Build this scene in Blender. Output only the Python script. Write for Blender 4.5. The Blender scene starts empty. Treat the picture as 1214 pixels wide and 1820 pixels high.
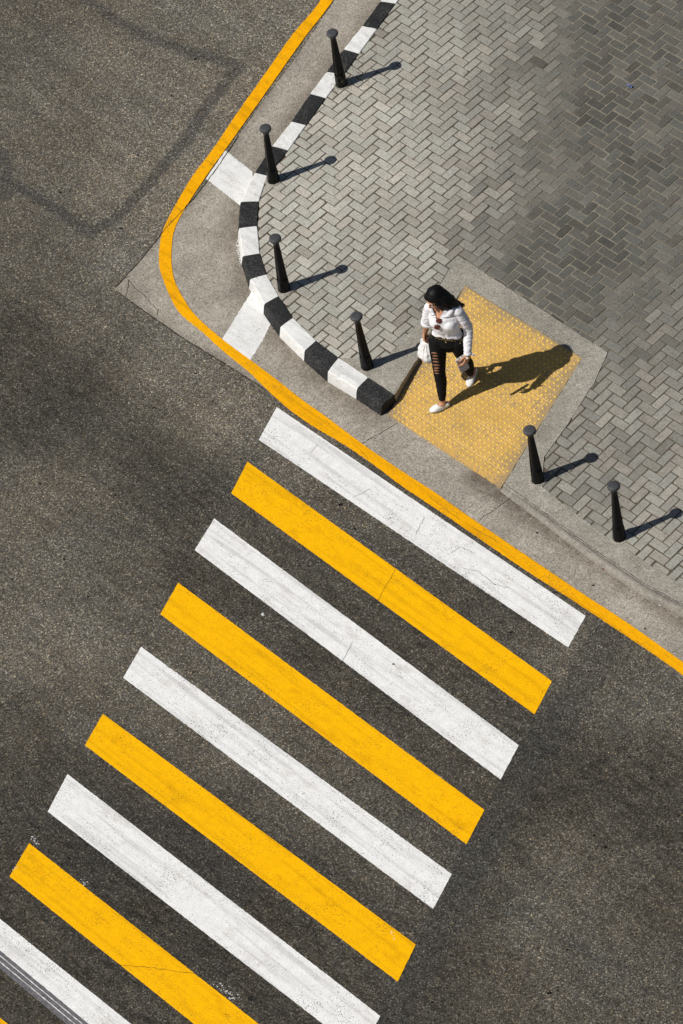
import bpy, bmesh, math, random
import numpy as np
from mathutils import Vector, Matrix, noise
from mathutils.bvhtree import BVHTree
random.seed(7); rng = np.random.default_rng(7)
SC = bpy.context.scene; COL = SC.collection
V = Vector
# ------------------------------------------------------------------ camera (solved from the herringbone lattice, the 30 cm tiles and the bollards)
F_, E_, RL, DI = 7162.3, 0.880476, -0.194219, 39.4147
KZ = 0.13                                             # pavement height above the road
fw = V((0, math.cos(E_), -math.sin(E_))); rt = V((1, 0, 0)); up = rt.cross(fw)
R_ = rt*math.cos(RL) + up*math.sin(RL); U_ = up*math.cos(RL) - rt*math.sin(RL)
CP = -fw*DI + V((0, 0, KZ))
def at(px, py, z=0.0):
    "the point of height z that the photograph shows at pixel px, py"
    d = fw + R_*((px-607)/F_) - U_*((py-910)/F_)
    return CP + d*((z-CP.z)/d.z)
def pix(p):
    v = V(p)-CP; q = v.dot(fw)
    return 607+F_*v.dot(R_)/q, 910-F_*v.dot(U_)/q
cd = bpy.data.cameras.new('camera'); cam = bpy.data.objects.new('camera', cd); COL.objects.link(cam)
cd.sensor_fit = 'VERTICAL'; cd.sensor_height = 24; cd.lens = F_/1820*24; cd.clip_end = 2000; cd.clip_start = .5
m = Matrix((R_, U_, -fw)).transposed().to_4x4(); m.translation = CP; cam.matrix_world = m
SC.camera = cam
# ------------------------------------------------------------------ light
AZ, EL = math.radians(11.4), math.radians(51)
ld = V((math.cos(AZ)*math.cos(EL), math.sin(AZ)*math.cos(EL), -math.sin(EL)))
sl = bpy.data.lights.new('sun', 'SUN'); sl.energy = 5.0; sl.angle = math.radians(.5); sl.color = (1, .955, .88)
so = bpy.data.objects.new('sun', sl); COL.objects.link(so); so.location = -ld*30
so.rotation_euler = ld.to_track_quat('-Z', 'Y').to_euler()
W = bpy.data.worlds.new('World'); SC.world = W; W.use_nodes = True
nt = W.node_tree; sk = nt.nodes.new('ShaderNodeTexSky'); sk.sky_type = 'NISHITA'; sk.sun_disc = False
sk.sun_elevation = EL; sk.sun_rotation = math.atan2(-ld.x, -ld.y)
bg = nt.nodes['Background']; nt.links.new(sk.outputs[0], bg.inputs[0]); bg.inputs[1].default_value = .05
SC.view_settings.view_transform = 'Standard'; SC.view_settings.look = 'None'
SC.view_settings.exposure = -0.36; SC.view_settings.gamma = 1
# ------------------------------------------------------------------ material helpers
class M_:
    def __init__(s, name, rough=.8, spec=.3):
        s.m = bpy.data.materials.new(name); s.m.use_nodes = True; s.t = s.m.node_tree
        s.b = s.t.nodes['Principled BSDF']; s.b.inputs['Roughness'].default_value = rough
        s.b.inputs['Specular IOR Level'].default_value = spec
        s.g = s.t.nodes.new('ShaderNodeNewGeometry'); s.pos = s.g.outputs['Position']
    def new(s, t): return s.t.nodes.new(t)
    def set(s, sock, v):
        if hasattr(v, 'is_linked') or isinstance(v, bpy.types.NodeSocket): s.t.links.new(v, sock)
        elif isinstance(v, (tuple, list)) and len(v) == 3 and sock.type == 'RGBA': sock.default_value = (*v, 1)
        else: sock.default_value = v
    def noise(s, scale, detail=3, rough=.55, vec=None, out=0):
        n = s.new('ShaderNodeTexNoise'); n.inputs['Scale'].default_value = scale; n.inputs['Detail'].default_value = detail
        n.inputs['Roughness'].default_value = rough; s.set(n.inputs['Vector'], vec or s.pos); return n.outputs[out]
    def voro(s, scale, out='Color', vec=None, feature='F1', rnd=1):
        n = s.new('ShaderNodeTexVoronoi'); n.feature = feature; n.inputs['Scale'].default_value = scale
        n.inputs['Randomness'].default_value = rnd
        s.set(n.inputs['Vector'], vec or s.pos); return n.outputs[out]
    def ramp(s, f, *st, interp='LINEAR'):
        n = s.new('ShaderNodeValToRGB'); n.color_ramp.interpolation = interp
        e = n.color_ramp.elements
        while len(e) < len(st): e.new(.5)
        for k, (p, c) in zip(e, st):
            k.position = p; k.color = (*c, 1) if isinstance(c, (tuple, list)) else (c, c, c, 1)
        s.set(n.inputs[0], f); return n.outputs[0]
    def math(s, op, a, b=0.0, clamp=False):
        n = s.new('ShaderNodeMath'); n.operation = op; n.use_clamp = clamp
        s.set(n.inputs[0], a); s.set(n.inputs[1], b); return n.outputs[0]
    def mix(s, f, a, b, mode='MIX'):
        n = s.new('ShaderNodeMix'); n.data_type = 'RGBA'; n.blend_type = mode
        s.set(n.inputs[0], f); s.set(n.inputs[6], a); s.set(n.inputs[7], b); return n.outputs[2]
    def attr(s, name, out=2):
        n = s.new('ShaderNodeAttribute'); n.attribute_name = name; return n.outputs[out]
    def mapped(s, rot=0, scale=(1, 1, 1), vec=None):
        n = s.new('ShaderNodeMapping'); n.vector_type = 'POINT'
        s.set(n.inputs[0], vec or s.pos); n.inputs['Rotation'].default_value = (0, 0, rot)
        k = s.new('ShaderNodeMapping'); s.set(k.inputs[0], n.outputs[0]); k.inputs['Scale'].default_value = scale
        return k.outputs[0]
    def sep(s, c):
        n = s.new('ShaderNodeSeparateColor'); s.set(n.inputs[0], c); return n.outputs
    def bump(s, h, strength=.3, dist=.004):
        n = s.new('ShaderNodeBump'); n.inputs['Strength'].default_value = strength; n.inputs['Distance'].default_value = dist
        s.set(n.inputs['Height'], h); s.t.links.new(n.outputs[0], s.b.inputs['Normal']); return s
    def col(s, c): s.set(s.b.inputs['Base Color'], c); return s
def flat(name, c, rough=.6, spec=.3, var=.15, sc=60, metal=0):
    a = M_(name, rough, spec)
    a.col(a.mix(1, c, a.ramp(a.noise(sc), (.3, 1-var), (.7, 1+var)), 'MULTIPLY')); a.b.inputs['Metallic'].default_value = metal
    return a.m
TR = math.radians(53.4)                               # traffic runs along the stripes; rotates that direction onto x
def grain(a, scale=85, lo=.5, hi=1.7):
    "aggregate: a random tone for every stone"
    v = a.sep(a.voro(scale))
    g = a.ramp(v[0], (0, lo), (.55, .85), (.86, 1.12), (.95, hi), (1, hi*1.35))
    v2 = a.sep(a.voro(scale*1.9))
    g2 = a.ramp(v2[1], (0, .62), (.6, 1.0), (1, 1.36))
    return a.mix(1, g, g2, 'MULTIPLY'), v
# asphalt
a = M_('asphalt', .9, .18)
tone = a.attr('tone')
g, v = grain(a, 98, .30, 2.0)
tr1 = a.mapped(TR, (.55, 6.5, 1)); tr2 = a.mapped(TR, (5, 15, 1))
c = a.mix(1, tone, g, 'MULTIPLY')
c = a.mix(1, c, a.ramp(a.noise(1.0, 5, .65, tr1), (.3, .80), (.7, 1.17)), 'MULTIPLY')
c = a.mix(1, c, a.ramp(a.noise(34, 5, .8), (.33, .72), (.67, 1.26)), 'MULTIPLY')
c = a.mix(1, c, a.ramp(a.noise(4.5, 4, .7), (.32, .88), (.68, 1.1)), 'MULTIPLY')
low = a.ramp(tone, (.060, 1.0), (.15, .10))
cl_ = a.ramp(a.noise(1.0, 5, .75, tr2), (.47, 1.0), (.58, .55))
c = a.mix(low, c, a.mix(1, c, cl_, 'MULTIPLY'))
c = a.mix(1, c, a.ramp(v[2], (0, (1.0, 1.0, 1.0)), (.5, (1.04, .99, .91)), (1, (1.12, .98, .78))), 'MULTIPLY')
c = a.mix(1, c, a.ramp(a.noise(.9, 3), (.35, (1.07, .995, .872)), (.65, (1.015, 1.0, .925))), 'MULTIPLY')
vs_ = a.sep(a.voro(52)); vd_ = a.voro(52, 'Distance')
stone = a.math('MULTIPLY', a.math('GREATER_THAN', vs_[0], .93), a.math('LESS_THAN', vd_, .42))
c = a.mix(a.math('MULTIPLY', stone, .75), c, a.mix(1, c, a.mix(vs_[1], (2.1, 1.95, 1.6), (2.3, 1.8, 1.15)), 'MULTIPLY'))
dstone = a.math('MULTIPLY', a.math('LESS_THAN', vs_[0], .07), a.math('LESS_THAN', vd_, .45))
c = a.mix(a.math('MULTIPLY', dstone, .6), c, a.mix(1, c, (.35, .35, .36), 'MULTIPLY'))
seam = a.math('MULTIPLY', a.attr('seam'), a.ramp(a.noise(26, 5, .75), (.33, .45), (.50, 1)))
c = a.mix(seam, c, a.mix(1, (.050, .051, .052), g, 'MULTIPLY'))
for sc_, rad, amt in ((1.25, .036, .85), (3.4, .032, .75)):
    sd = a.voro(sc_, 'Distance'); sr = a.sep(a.voro(sc_, 'Color'))
    k = a.math('POWER', sr[0], 2.0)
    spot = a.math('LESS_THAN', a.math('ADD', sd, a.math('MULTIPLY', a.noise(45, 1), .02)), a.math('ADD', a.math('MULTIPLY', k, rad*1.5), -.004))
    c = a.mix(a.math('MULTIPLY', spot, amt), c, (.012, .012, .013))
a.col(c); a.bump(a.math('ADD', a.voro(118, 'Distance'), a.noise(190, 2)), .6, .006); ASPH = a.m
# concrete of the gutter apron
def concrete(name, base, sc=70, dirt=True, lo=.62, hi=1.35):
    a = M_(name, .9, .2)
    v = a.sep(a.voro(sc*1.5)); g = a.mix(1, a.ramp(v[0], (0, lo+.12), (.5, .97), (.9, 1.08), (1, hi-.1)), a.ramp(a.noise(sc*1.3, 3, .7), (.28, .72), (.72, 1.25)), 'MULTIPLY')
    c = a.mix(1, base, g, 'MULTIPLY')
    c = a.mix(1, c, a.ramp(a.noise(2.2, 5, .65), (.3, (.74, .725, .70)), (.7, (1.14, 1.13, 1.11))), 'MULTIPLY')
    c = a.mix(1, c, a.ramp(a.noise(16, 4, .7), (.3, .84), (.7, 1.12)), 'MULTIPLY')
    pit = a.math('LESS_THAN', a.voro(46, 'Distance'), a.math('MULTIPLY', a.noise(5, 3), .44))
    c = a.mix(a.math('MULTIPLY', pit, .5), c, a.mix(1, c, (.35, .34, .33), 'MULTIPLY'))
    if dirt:
        d = a.math('MULTIPLY', a.attr('dirt'), a.ramp(a.noise(7, 4, .7), (.3, .45), (.6, 1)))
        c = a.mix(d, c, a.mix(1, (.150, .121, .094), g, 'MULTIPLY'))
        sd = a.voro(2.1, 'Distance'); sr = a.sep(a.voro(2.1, 'Color'))
        sp = a.math('LESS_THAN', a.math('ADD', sd, a.math('MULTIPLY', a.noise(60, 1), .03)), a.math('MULTIPLY', sr[0], .05))
        c = a.mix(a.math('MULTIPLY', sp, .7), c, (.06, .055, .05))
    a.col(c); a.bump(a.noise(120, 3, .7), .5, .005); return a.m
CONC = concrete('gutter_concrete', (.43, .398, .345), 70, True, .42, 1.5)
EDGE = concrete('rough_edging_concrete', (.385, .365, .322), 90, False, .42, 1.55)
KERBG = concrete('kerb_concrete', (.33, .31, .275), 70, False)
# paints
def paint(name, base, worn, tyre=.75, wear=.66, rot=TR, bmp=.4):
    a = M_(name, .7, .12)
    n = a.noise(75, 4, .75); n2 = a.noise(3.0, 4, .6)
    w = a.ramp(a.math('ADD', n, a.math('MULTIPLY', n2, .28)), (wear+.085, 0.0), (wear+.125, 1.0))
    t = a.noise(1, 4, .6, a.mapped(rot, (.55, 15, 1)))
    c = a.mix(1, base, a.ramp(t, (.36, tyre-.06), (.50, 1)), 'MULTIPLY')
    c = a.mix(1, c, a.ramp(a.noise(60, 2, .6), (.3, .93), (.7, 1.05)), 'MULTIPLY')
    c = a.mix(1, c, a.ramp(a.noise(1, 5, .7, a.mapped(rot, (2.2, 5, 1))), (.33, (.86, .83, .81)), (.45, (1, 1, 1))), 'MULTIPLY')
    c = a.mix(1, c, a.ramp(a.noise(11, 3, .6), (.3, .92), (.7, 1.04)), 'MULTIPLY')
    c = a.mix(w, c, worn)
    a.col(c); a.bump(a.math('ADD', a.voro(82, 'Distance'), a.noise(150, 2)), bmp, .005); return a.m
WHITE = paint('white_road_paint', (.87, .87, .865), (.15, .14, .13), .86)
YELL = paint('yellow_road_paint', (1.0, .51, .0), (.20, .105, .02), .9, .665)
YLINE = paint('yellow_edge_paint', (.97, .45, .0), (.26, .15, .03), .86, .645)
KWHITE = paint('white_kerb_paint', (.82, .82, .81), (.34, .32, .29), .93, .66, bmp=.18)
KBLACK = paint('black_kerb_paint', (.026, .027, .029), (.085, .083, .08), .85, .60)
# bricks
a = M_('clay_grey_paver', .85, .25)
bc = a.attr('bcol', 0)
c = a.mix(1, bc, a.ramp(a.noise(38, 4, .7), (.28, .66), (.5, 1), (.75, 1.2)), 'MULTIPLY')
c = a.mix(1, c, a.ramp(a.noise(140, 2, .6), (.3, .84), (.7, 1.13)), 'MULTIPLY')
c = a.mix(1, c, a.ramp(a.noise(5, 4, .7), (.3, .86), (.7, 1.1)), 'MULTIPLY')
sd = a.voro(2.6, 'Distance'); sr = a.sep(a.voro(2.6, 'Color'))
sp = a.math('LESS_THAN', a.math('ADD', sd, a.math('MULTIPLY', a.noise(60, 1), .03)), a.math('MULTIPLY', sr[0], .058))
c = a.mix(a.math('MULTIPLY', sp, .8), c, (.045, .043, .04))
a.col(c); a.bump(a.noise(90, 4, .7), .5, .005); BRICK = a.m
a = M_('joint_sand', .95, .1)
c = a.mix(1, a.attr('bcol', 0), a.ramp(a.noise(110, 3, .7), (.3, .55), (.7, 1.5)), 'MULTIPLY')
a.col(c); a.bump(a.noise(130, 2), .6, .004); SAND = a.m
# tactile mat
def tactile(name, base, worn, th):
    a = M_(name, .7, .3)
    w = a.math('ADD', a.noise(34, 5, .72), a.math('MULTIPLY', a.attr('edge'), .30))
    w = a.math('ADD', w, a.math('MULTIPLY', a.math('SUBTRACT', a.noise(2.6, 4), .5), .35))
    c = a.mix(1, base, a.ramp(a.noise(90, 3, .7), (.3, .80), (.7, 1.16)), 'MULTIPLY')
    c = a.mix(1, c, a.ramp(a.noise(4, 4, .6), (.3, .88), (.7, 1.1)), 'MULTIPLY')
    c = a.mix(a.ramp(w, (th, 0), (th+.13, 1)), c, a.mix(1, worn, a.ramp(a.noise(120, 2), (.3, .6), (.7, 1.3)), 'MULTIPLY'))
    a.col(c); a.bump(a.noise(110, 3, .7), .5, .004); return a.m
TACT = tactile('worn_yellow_tile', (.66, .405, .118), (.40, .285, .15), .495)
TDOME = tactile('yellow_stud', (.86, .60, .09), (.60, .41, .12), .66)
TLINE = tactile('tile_joint', (.88, .60, .22), (.55, .38, .17), .60)
BOLL = M_('black_bollard_paint', .36, .14); BOLL.col(BOLL.ramp(BOLL.noise(40, 4), (.3, (.004, .004, .0045)), (.75, (.009, .009, .010)))).bump(BOLL.noise(60, 3), .15, .003); BOLL = BOLL.m
BCAP = M_('worn_bollard_cap', .6, .4); BCAP.col(BCAP.ramp(BCAP.noise(110, 4, .7), (.35, (.018, .019, .021)), (.68, (.10, .105, .115)))).bump(BCAP.noise(90, 3), .6, .006); BCAP = BCAP.m
CRACK = flat('crack_dark', (.03, .027, .023), .95, .1)  # dark colour of the cracks and open joints
# ------------------------------------------------------------------ object helpers
def tag(o, label=None, cat=None, group=None, kind=None):
    if label: o['label'] = label
    if cat: o['category'] = cat
    if group: o['group'] = group
    if kind: o['kind'] = kind
    return o
def link(name, me, mat=None, parent=None):
    o = bpy.data.objects.new(name, me); COL.objects.link(o)
    if mat: me.materials.append(mat)
    if parent: o.parent = parent
    return o
def mesh_obj(name, verts, faces, mat, parent=None, smooth=False):
    me = bpy.data.meshes.new(name); me.from_pydata([tuple(v) for v in verts], [], faces); me.update()
    if smooth: me.shade_smooth()
    return link(name, me, mat, parent)
def bm_obj(name, bm, mat, parent=None, smooth=False, normals=True):
    if normals: bmesh.ops.recalc_face_normals(bm, faces=bm.faces)
    me = bpy.data.meshes.new(name); bm.to_mesh(me); bm.free()
    if smooth: me.shade_smooth()
    return link(name, me, mat, parent)
def empty(name, loc, rz=0):
    o = bpy.data.objects.new(name, None); COL.objects.link(o); o.location = loc; o.rotation_euler = (0, 0, rz); o.empty_display_size = .1
    return o
def setattr_f(me, name, vals):
    at_ = me.attributes.new(name, 'FLOAT', 'POINT'); at_.data.foreach_set('value', np.asarray(vals, np.float32))
def setattr_c(me, name, cols):
    at_ = me.attributes.new(name, 'FLOAT_COLOR', 'POINT'); c = np.ones((len(cols), 4), np.float32); c[:, :3] = cols
    at_.data.foreach_set('color', c.ravel())
def coords(me):
    c = np.empty(len(me.vertices)*3, np.float32); me.vertices.foreach_get('co', c); return c.reshape(-1, 3)
def centre(o):
    "move the origin of a single-mesh thing to the middle of its base"
    c = coords(o.data); b = V((float((c[:, 0].min()+c[:, 0].max())/2), float((c[:, 1].min()+c[:, 1].max())/2), float(c[:, 2].min())))
    o.data.transform(Matrix.Translation(-b)); o.location = b; return o
def lin(g): g = np.asarray(g, float)/255; return np.where(g <= .04045, g/12.92, ((g+.055)/1.055)**2.4)
KD = 0.92                                             # displayed value of a white sunlit surface
def idw(P, samples, zfun=None, power=3.0):
    S = np.array([(*at(x, y, 0 if zfun is None else zfun(x, y))[:2], l) for x, y, l in samples])
    out = np.empty(len(P))
    for i in range(0, len(P), 20000):
        d2 = ((P[i:i+20000, None, :2]-S[None, :, :2])**2).sum(2)+.01
        w = d2**(-power/2); out[i:i+20000] = (w*S[:, 2]).sum(1)/w.sum(1)
    return out
def seg_dist(P, line):
    L = np.array([tuple(q[:2]) for q in line]); d = np.full(len(P), 1e9)
    for a_, b_ in zip(L[:-1], L[1:]):
        e = b_-a_; t = np.clip(((P[:, :2]-a_)@e)/(e@e), 0, 1); q = a_+t[:, None]*e
        d = np.minimum(d, np.hypot(P[:, 0]-q[:, 0], P[:, 1]-q[:, 1]))
    return d
def jitter_line(pts, step=.02, amp=.002, freq=25):
    out = []
    for a_, b_ in zip(pts[:-1], pts[1:]):
        n = max(1, int((b_-a_).length/step)); nrm = V((-(b_-a_).y, (b_-a_).x, 0)).normalized()
        for k in range(n):
            p = a_.lerp(b_, k/n)
            j = (noise.noise(p*freq)*1.2+noise.noise(p*freq*3.1)*.8)*amp
            out.append(p+nrm*j)
    out.append(pts[-1].copy()); return out
def catmull(pts, k=6):
    P = [pts[0]*2-pts[1]]+list(pts)+[pts[-1]*2-pts[-2]]; out = []
    for i in range(1, len(P)-2):
        p0, p1, p2, p3 = P[i-1:i+3]
        for s in range(k):
            t = s/k
            out.append(.5*((2*p1)+(p2-p0)*t+(2*p0-5*p1+4*p2-p3)*t*t+(3*p1-p0-3*p2+p3)*t**3))
    out.append(pts[-1].copy()); return out
from mathutils.geometry import tessellate_polygon
def tess(poly):
    bm = bmesh.new(); L = [V((p[0], p[1], 0)) for p in poly]; vv = [bm.verts.new(p) for p in L]
    for t in tessellate_polygon([L]):
        if len(set(t)) == 3: bm.faces.new([vv[i] for i in t])
    for f in bm.faces:
        f.normal_update()
        if f.normal.z < 0: f.normal_flip()
    return bm
def poly_grid(name, poly, step, zfun, mat, skirt=0):
    "a polygon cut along a grid, so that it can follow the ground and carry per-vertex dirt"
    bm = tess(poly)
    xs = [p[0] for p in poly]; ys = [p[1] for p in poly]
    for ax, lo, hi in ((0, min(xs), max(xs)), (1, min(ys), max(ys))):
        k = math.floor(lo/step)+1
        while k*step < hi:
            co = [0, 0, 0]; no = [0, 0, 0]; co[ax] = k*step+.0013; no[ax] = 1
            bmesh.ops.bisect_plane(bm, geom=bm.verts[:]+bm.edges[:]+bm.faces[:], plane_co=co, plane_no=no); k += 1
    for v_ in bm.verts: v_.co.z = zfun(v_.co.x, v_.co.y)
    if skirt:
        ed = [e for e in bm.edges if e.is_boundary]; r = bmesh.ops.extrude_edge_only(bm, edges=ed)
        for g_ in r['geom']:
            if isinstance(g_, bmesh.types.BMVert): g_.co.z -= skirt
    return bm_obj(name, bm, mat, normals=False)
# ------------------------------------------------------------------ traced lines (pixels of the photograph)
KOUT = [(675,2),(643,45.5),(610,87),(580,126.5),(550.5,166),(517,215.5),(483,259),(452,306),(427,358.5),(424,405),(431,455),(444,495.5),(469,540.5),(497.6,581),(541,624),(582,660),(634,691),(678,721)]
KINN = [(703,6),(670,51),(638,95),(610,133),(579,174),(544,222),(512,267),(475,312),(460,357.6),(457,401),(462,450),(474,487),(495,525.5),(521,564),(562,605),(602,635),(655,670),(702,701)]
KH = .14
ko = [at(x, y, KH) for x, y in KOUT]; ki = [at(x, y, KH) for x, y in KINN]
dk = (ko[0]-ko[3]).normalized()
for n in range(8):                                    # the kerb runs on beyond the top of the frame
    ko.insert(0, ko[0]+dk*.33); ki.insert(0, ki[0]+dk*.33)
NX = 8
# mat corners: front at the gutter, back up at pavement level
M0, M1, M2, M3 = at(690,737,.012), at(826,508,.13), at(1035,637,.13), at(890,868,.012)
fdir = (M3-M0); fdir.z = 0; fdir.normalize(); fnor = V((-fdir.y, fdir.x, 0))
if (M1-M0).dot(fnor) < 0: fnor = -fnor
DM = ((M1-M0).dot(fnor)+(M2-M3).dot(fnor))/2
def side(p0, p1, x, y, sgn):                          # signed distance, positive outside the mat
    e = V((p1.x-p0.x, p1.y-p0.y)).normalized(); return sgn*((x-p0.x)*e.y-(y-p0.y)*e.x)
sgL = 1 if side(M0, M1, M2.x, M2.y, 1) < 0 else -1
sgR = 1 if side(M3, M2, M1.x, M1.y, 1) < 0 else -1
def zs(x, y):
    if side(M0, M1, x, y, sgL) > .075: return KZ
    r = side(M3, M2, x, y, sgR); d = (x-M0.x)*fnor.x+(y-M0.y)*fnor.y
    zf = .012+.062*min(1, max(0, r/1.7)); t = min(1, max(0, d/DM))
    return zf+(KZ-zf)*t
def ats(px, py, dz=0):
    z = KZ
    for _ in range(12):
        p = at(px, py, z+dz); z = .5*z+.5*zs(p.x, p.y)
    return at(px, py, z+dz)
# ------------------------------------------------------------------ road
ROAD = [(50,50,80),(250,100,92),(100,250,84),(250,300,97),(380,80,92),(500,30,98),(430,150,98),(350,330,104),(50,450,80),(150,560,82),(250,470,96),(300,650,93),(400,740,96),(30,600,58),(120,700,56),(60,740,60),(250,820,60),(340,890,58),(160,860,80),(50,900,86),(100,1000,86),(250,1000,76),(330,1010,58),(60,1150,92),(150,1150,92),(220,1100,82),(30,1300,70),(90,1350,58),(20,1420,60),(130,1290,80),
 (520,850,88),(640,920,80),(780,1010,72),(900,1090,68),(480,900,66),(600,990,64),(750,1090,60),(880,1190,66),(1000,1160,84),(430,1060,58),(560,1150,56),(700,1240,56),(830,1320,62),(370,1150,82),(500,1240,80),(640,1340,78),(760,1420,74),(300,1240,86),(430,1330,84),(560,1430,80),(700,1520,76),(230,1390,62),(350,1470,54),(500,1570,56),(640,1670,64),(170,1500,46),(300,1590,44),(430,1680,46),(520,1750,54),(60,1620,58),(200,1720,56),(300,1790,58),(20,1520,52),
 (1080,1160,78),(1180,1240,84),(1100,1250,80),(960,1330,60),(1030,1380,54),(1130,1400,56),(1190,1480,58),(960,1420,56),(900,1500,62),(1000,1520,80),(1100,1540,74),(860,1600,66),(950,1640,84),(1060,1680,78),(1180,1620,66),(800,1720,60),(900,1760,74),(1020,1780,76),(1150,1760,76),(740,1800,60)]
def axis(lo, hi, step, far):
    f = list(np.arange(lo, hi+1e-6, step)); l = [lo-step*1.5**k*2 for k in range(1, 20) if lo-step*1.5**k*2 > -far]; h = [hi+step*1.5**k*2 for k in range(1, 20) if hi+step*1.5**k*2 < far]
    return np.array([-far]+l[::-1]+f+h+[far])
gx, gy = axis(-5.2, 4.8, .04, 400), axis(-7.5, 8.6, .04, 400)
XX, YY = np.meshgrid(gx, gy); nx, ny = len(gx), len(gy)
P = np.stack([XX.ravel(), YY.ravel(), np.zeros(nx*ny)], 1)
idx = np.arange(nx*ny).reshape(ny, nx)
fc = np.stack([idx[:-1, :-1], idx[:-1, 1:], idx[1:, 1:], idx[1:, :-1]], -1).reshape(-1, 4)
me = bpy.data.meshes.new('road'); me.from_pydata(P.tolist(), [], fc.tolist()); me.update()
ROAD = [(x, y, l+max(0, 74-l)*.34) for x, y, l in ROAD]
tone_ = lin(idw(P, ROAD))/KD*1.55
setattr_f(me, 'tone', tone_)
def pl(*q): return [at(x, y) for x, y in q]
wob = np.array([noise.noise(V((x*3, y*3, 1)))*.05 for x, y, _ in P]) if True else 0
sm = np.zeros(len(P))
def seam(line, half, amt, soft=.03):
    global sm
    d = seg_dist(P, line)+wob*.5
    sm = np.maximum(sm, amt*np.clip((half+soft-d)/soft, 0, 1))
seam(pl((130,-20),(200,30),(260,65),(320,85),(425,118)), .055, .58)
seam(pl((425,118),(385,165),(330,250),(270,320),(210,385),(165,410)), .06, .58)
seam(pl((165,415),(120,385),(60,345),(0,320),(-60,290)), .06, .6)
seam(pl((0,270),(15,300),(8,350)), .06, .5)
seam(pl((1095,1100),(1040,1210),(960,1330),(870,1480),(800,1620),(730,1740),(660,1860)), .15, .36, .05)
seam(pl((800,1580),(900,1620),(1000,1670),(1100,1720)), .012, .5, .03)
seam(pl((200,1430),(330,1490),(420,1580)), .05, .35, .15)
setattr_f(me, 'seam', sm)
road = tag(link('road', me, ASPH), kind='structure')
# ------------------------------------------------------------------ gutter apron (concrete sheet)
cl = [at(x, y) for x, y in [(700,-150),(596,0),(532,95),(470,178),(425,240),(385,300),(345,352),(298,402),(250,462),(203,514),(262,556),(330,603),(400,645),(470,690),(540,743),(600,780),(660,818),(740,873),(830,933),(930,1001),(1040,1072),(1130,1130),(1214,1192)]]
cl.append(cl[-1]+(cl[-1]-cl[-3]).normalized()*4); cl[0] = cl[1]+(cl[1]-cl[3]).normalized()*3.5
cl_j = jitter_line(cl, .03, .004, 14)
back = [M3+fdir*6+fnor*.3, M3+fnor*.06+fdir*.3, M0+fnor*.06]+[ (a_+b_)/2 for a_, b_ in zip(ko[::-1], ki[::-1])]
ap = [V((p.x, p.y, 0)) for p in cl_j]+[V((p.x, p.y, 0)) for p in back]
gut = poly_grid('gutter', ap, .08, lambda x, y: .004, CONC)
c_ = coords(gut.data)
kl = [V((p.x, p.y, 0)) for p in ko]
d1 = seg_dist(c_, kl); fl = [M3-fdir*.25-fnor*.02, M3+fdir*.25-fnor*.02, M3+fdir*5-fnor*.02]; d2 = seg_dist(c_, fl)
dirt = np.maximum(np.clip(1-d1/.26, 0, 1)*.85, np.clip(1.3-d2/.19, 0, 1)*.98)
tip = at(203, 514); dt_ = np.hypot(c_[:, 0]-tip.x, c_[:, 1]-tip.y); dirt = np.maximum(dirt, np.clip(1-dt_/.55, 0, 1)*.55)
d3 = seg_dist(c_, cl[2:]); dirt = np.maximum(dirt, np.clip(1-d3/.10, 0, 1)*.45)
setattr_f(gut.data, 'dirt', dirt); tag(gut, kind='structure')
def ribbon(name, line, wid, z, mat, amp=.006):
    L = jitter_line(line, .02, amp, 18); vs, fs = [], []
    for i, p in enumerate(L):
        e = (L[min(i+1, len(L)-1)]-L[max(i-1, 0)]).normalized(); n = V((-e.y, e.x, 0))
        w = wid*(.45+.55*abs(noise.noise(p*12)))*(1 if 0 < i < len(L)-1 else .2)
        vs += [V((p.x, p.y, z))+n*w, V((p.x, p.y, z))-n*w]
        if i: fs.append((2*i-2, 2*i-1, 2*i+1, 2*i))
    return tag(mesh_obj(name, vs, fs, mat), kind='structure')
# dark open joint between asphalt and concrete, and the cracks
ribbon('expansion_joint', [at(x, y) for x, y in [(425,241),(385,301),(345,353),(298,403),(250,463),(206,511)]], .0065, .0102, CRACK, .004)
ribbon('expansion_joint', [at(x, y) for x, y in [(206,517),(262,558),(330,605),(400,648),(470,692)]], .006, .0068, CRACK, .004)
for L in ([(228,497),(243,515),(258,527),(268,540),(281,552),(279,563)],[(229,497),(226,520),(223,529)],[(204,513),(218,497),(232,490)],[(707,752),(680,768),(652,784),(634,795)],[(632,795),(626,803)],[(921,877),(885,902),(850,926)]):
    ribbon('concrete_crack', [at(x, y) for x, y in L], .0045, .0066, CRACK, .008)
for L in ([(150,1713),(190,1715),(225,1717),(262,1720),(310,1727),(352,1732),(392,1745)],[(704,1012),(690,1035),(676,1060),(668,1075)],[(628,1140),(620,1155),(611,1172),(603,1185)],[(565,790),(552,806)],[(660,868),(640,880),(628,885)],[(755,918),(738,952)],[(1128,1140),(1145,1146)],[(1130,1146),(1118,1162),(1112,1175)],[(758,880),(775,893),(800,912),(818,926)],[(838,938),(870,955),(905,978)],[(625,790),(640,800),(655,818)],[(820,1010),(850,1016),(880,1040),(905,1046)],[(800,985),(818,972),(845,985)]):
    ribbon('paint_crack', [at(x, y) for x, y in L], .0024, .0105, CRACK, .009)
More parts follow.
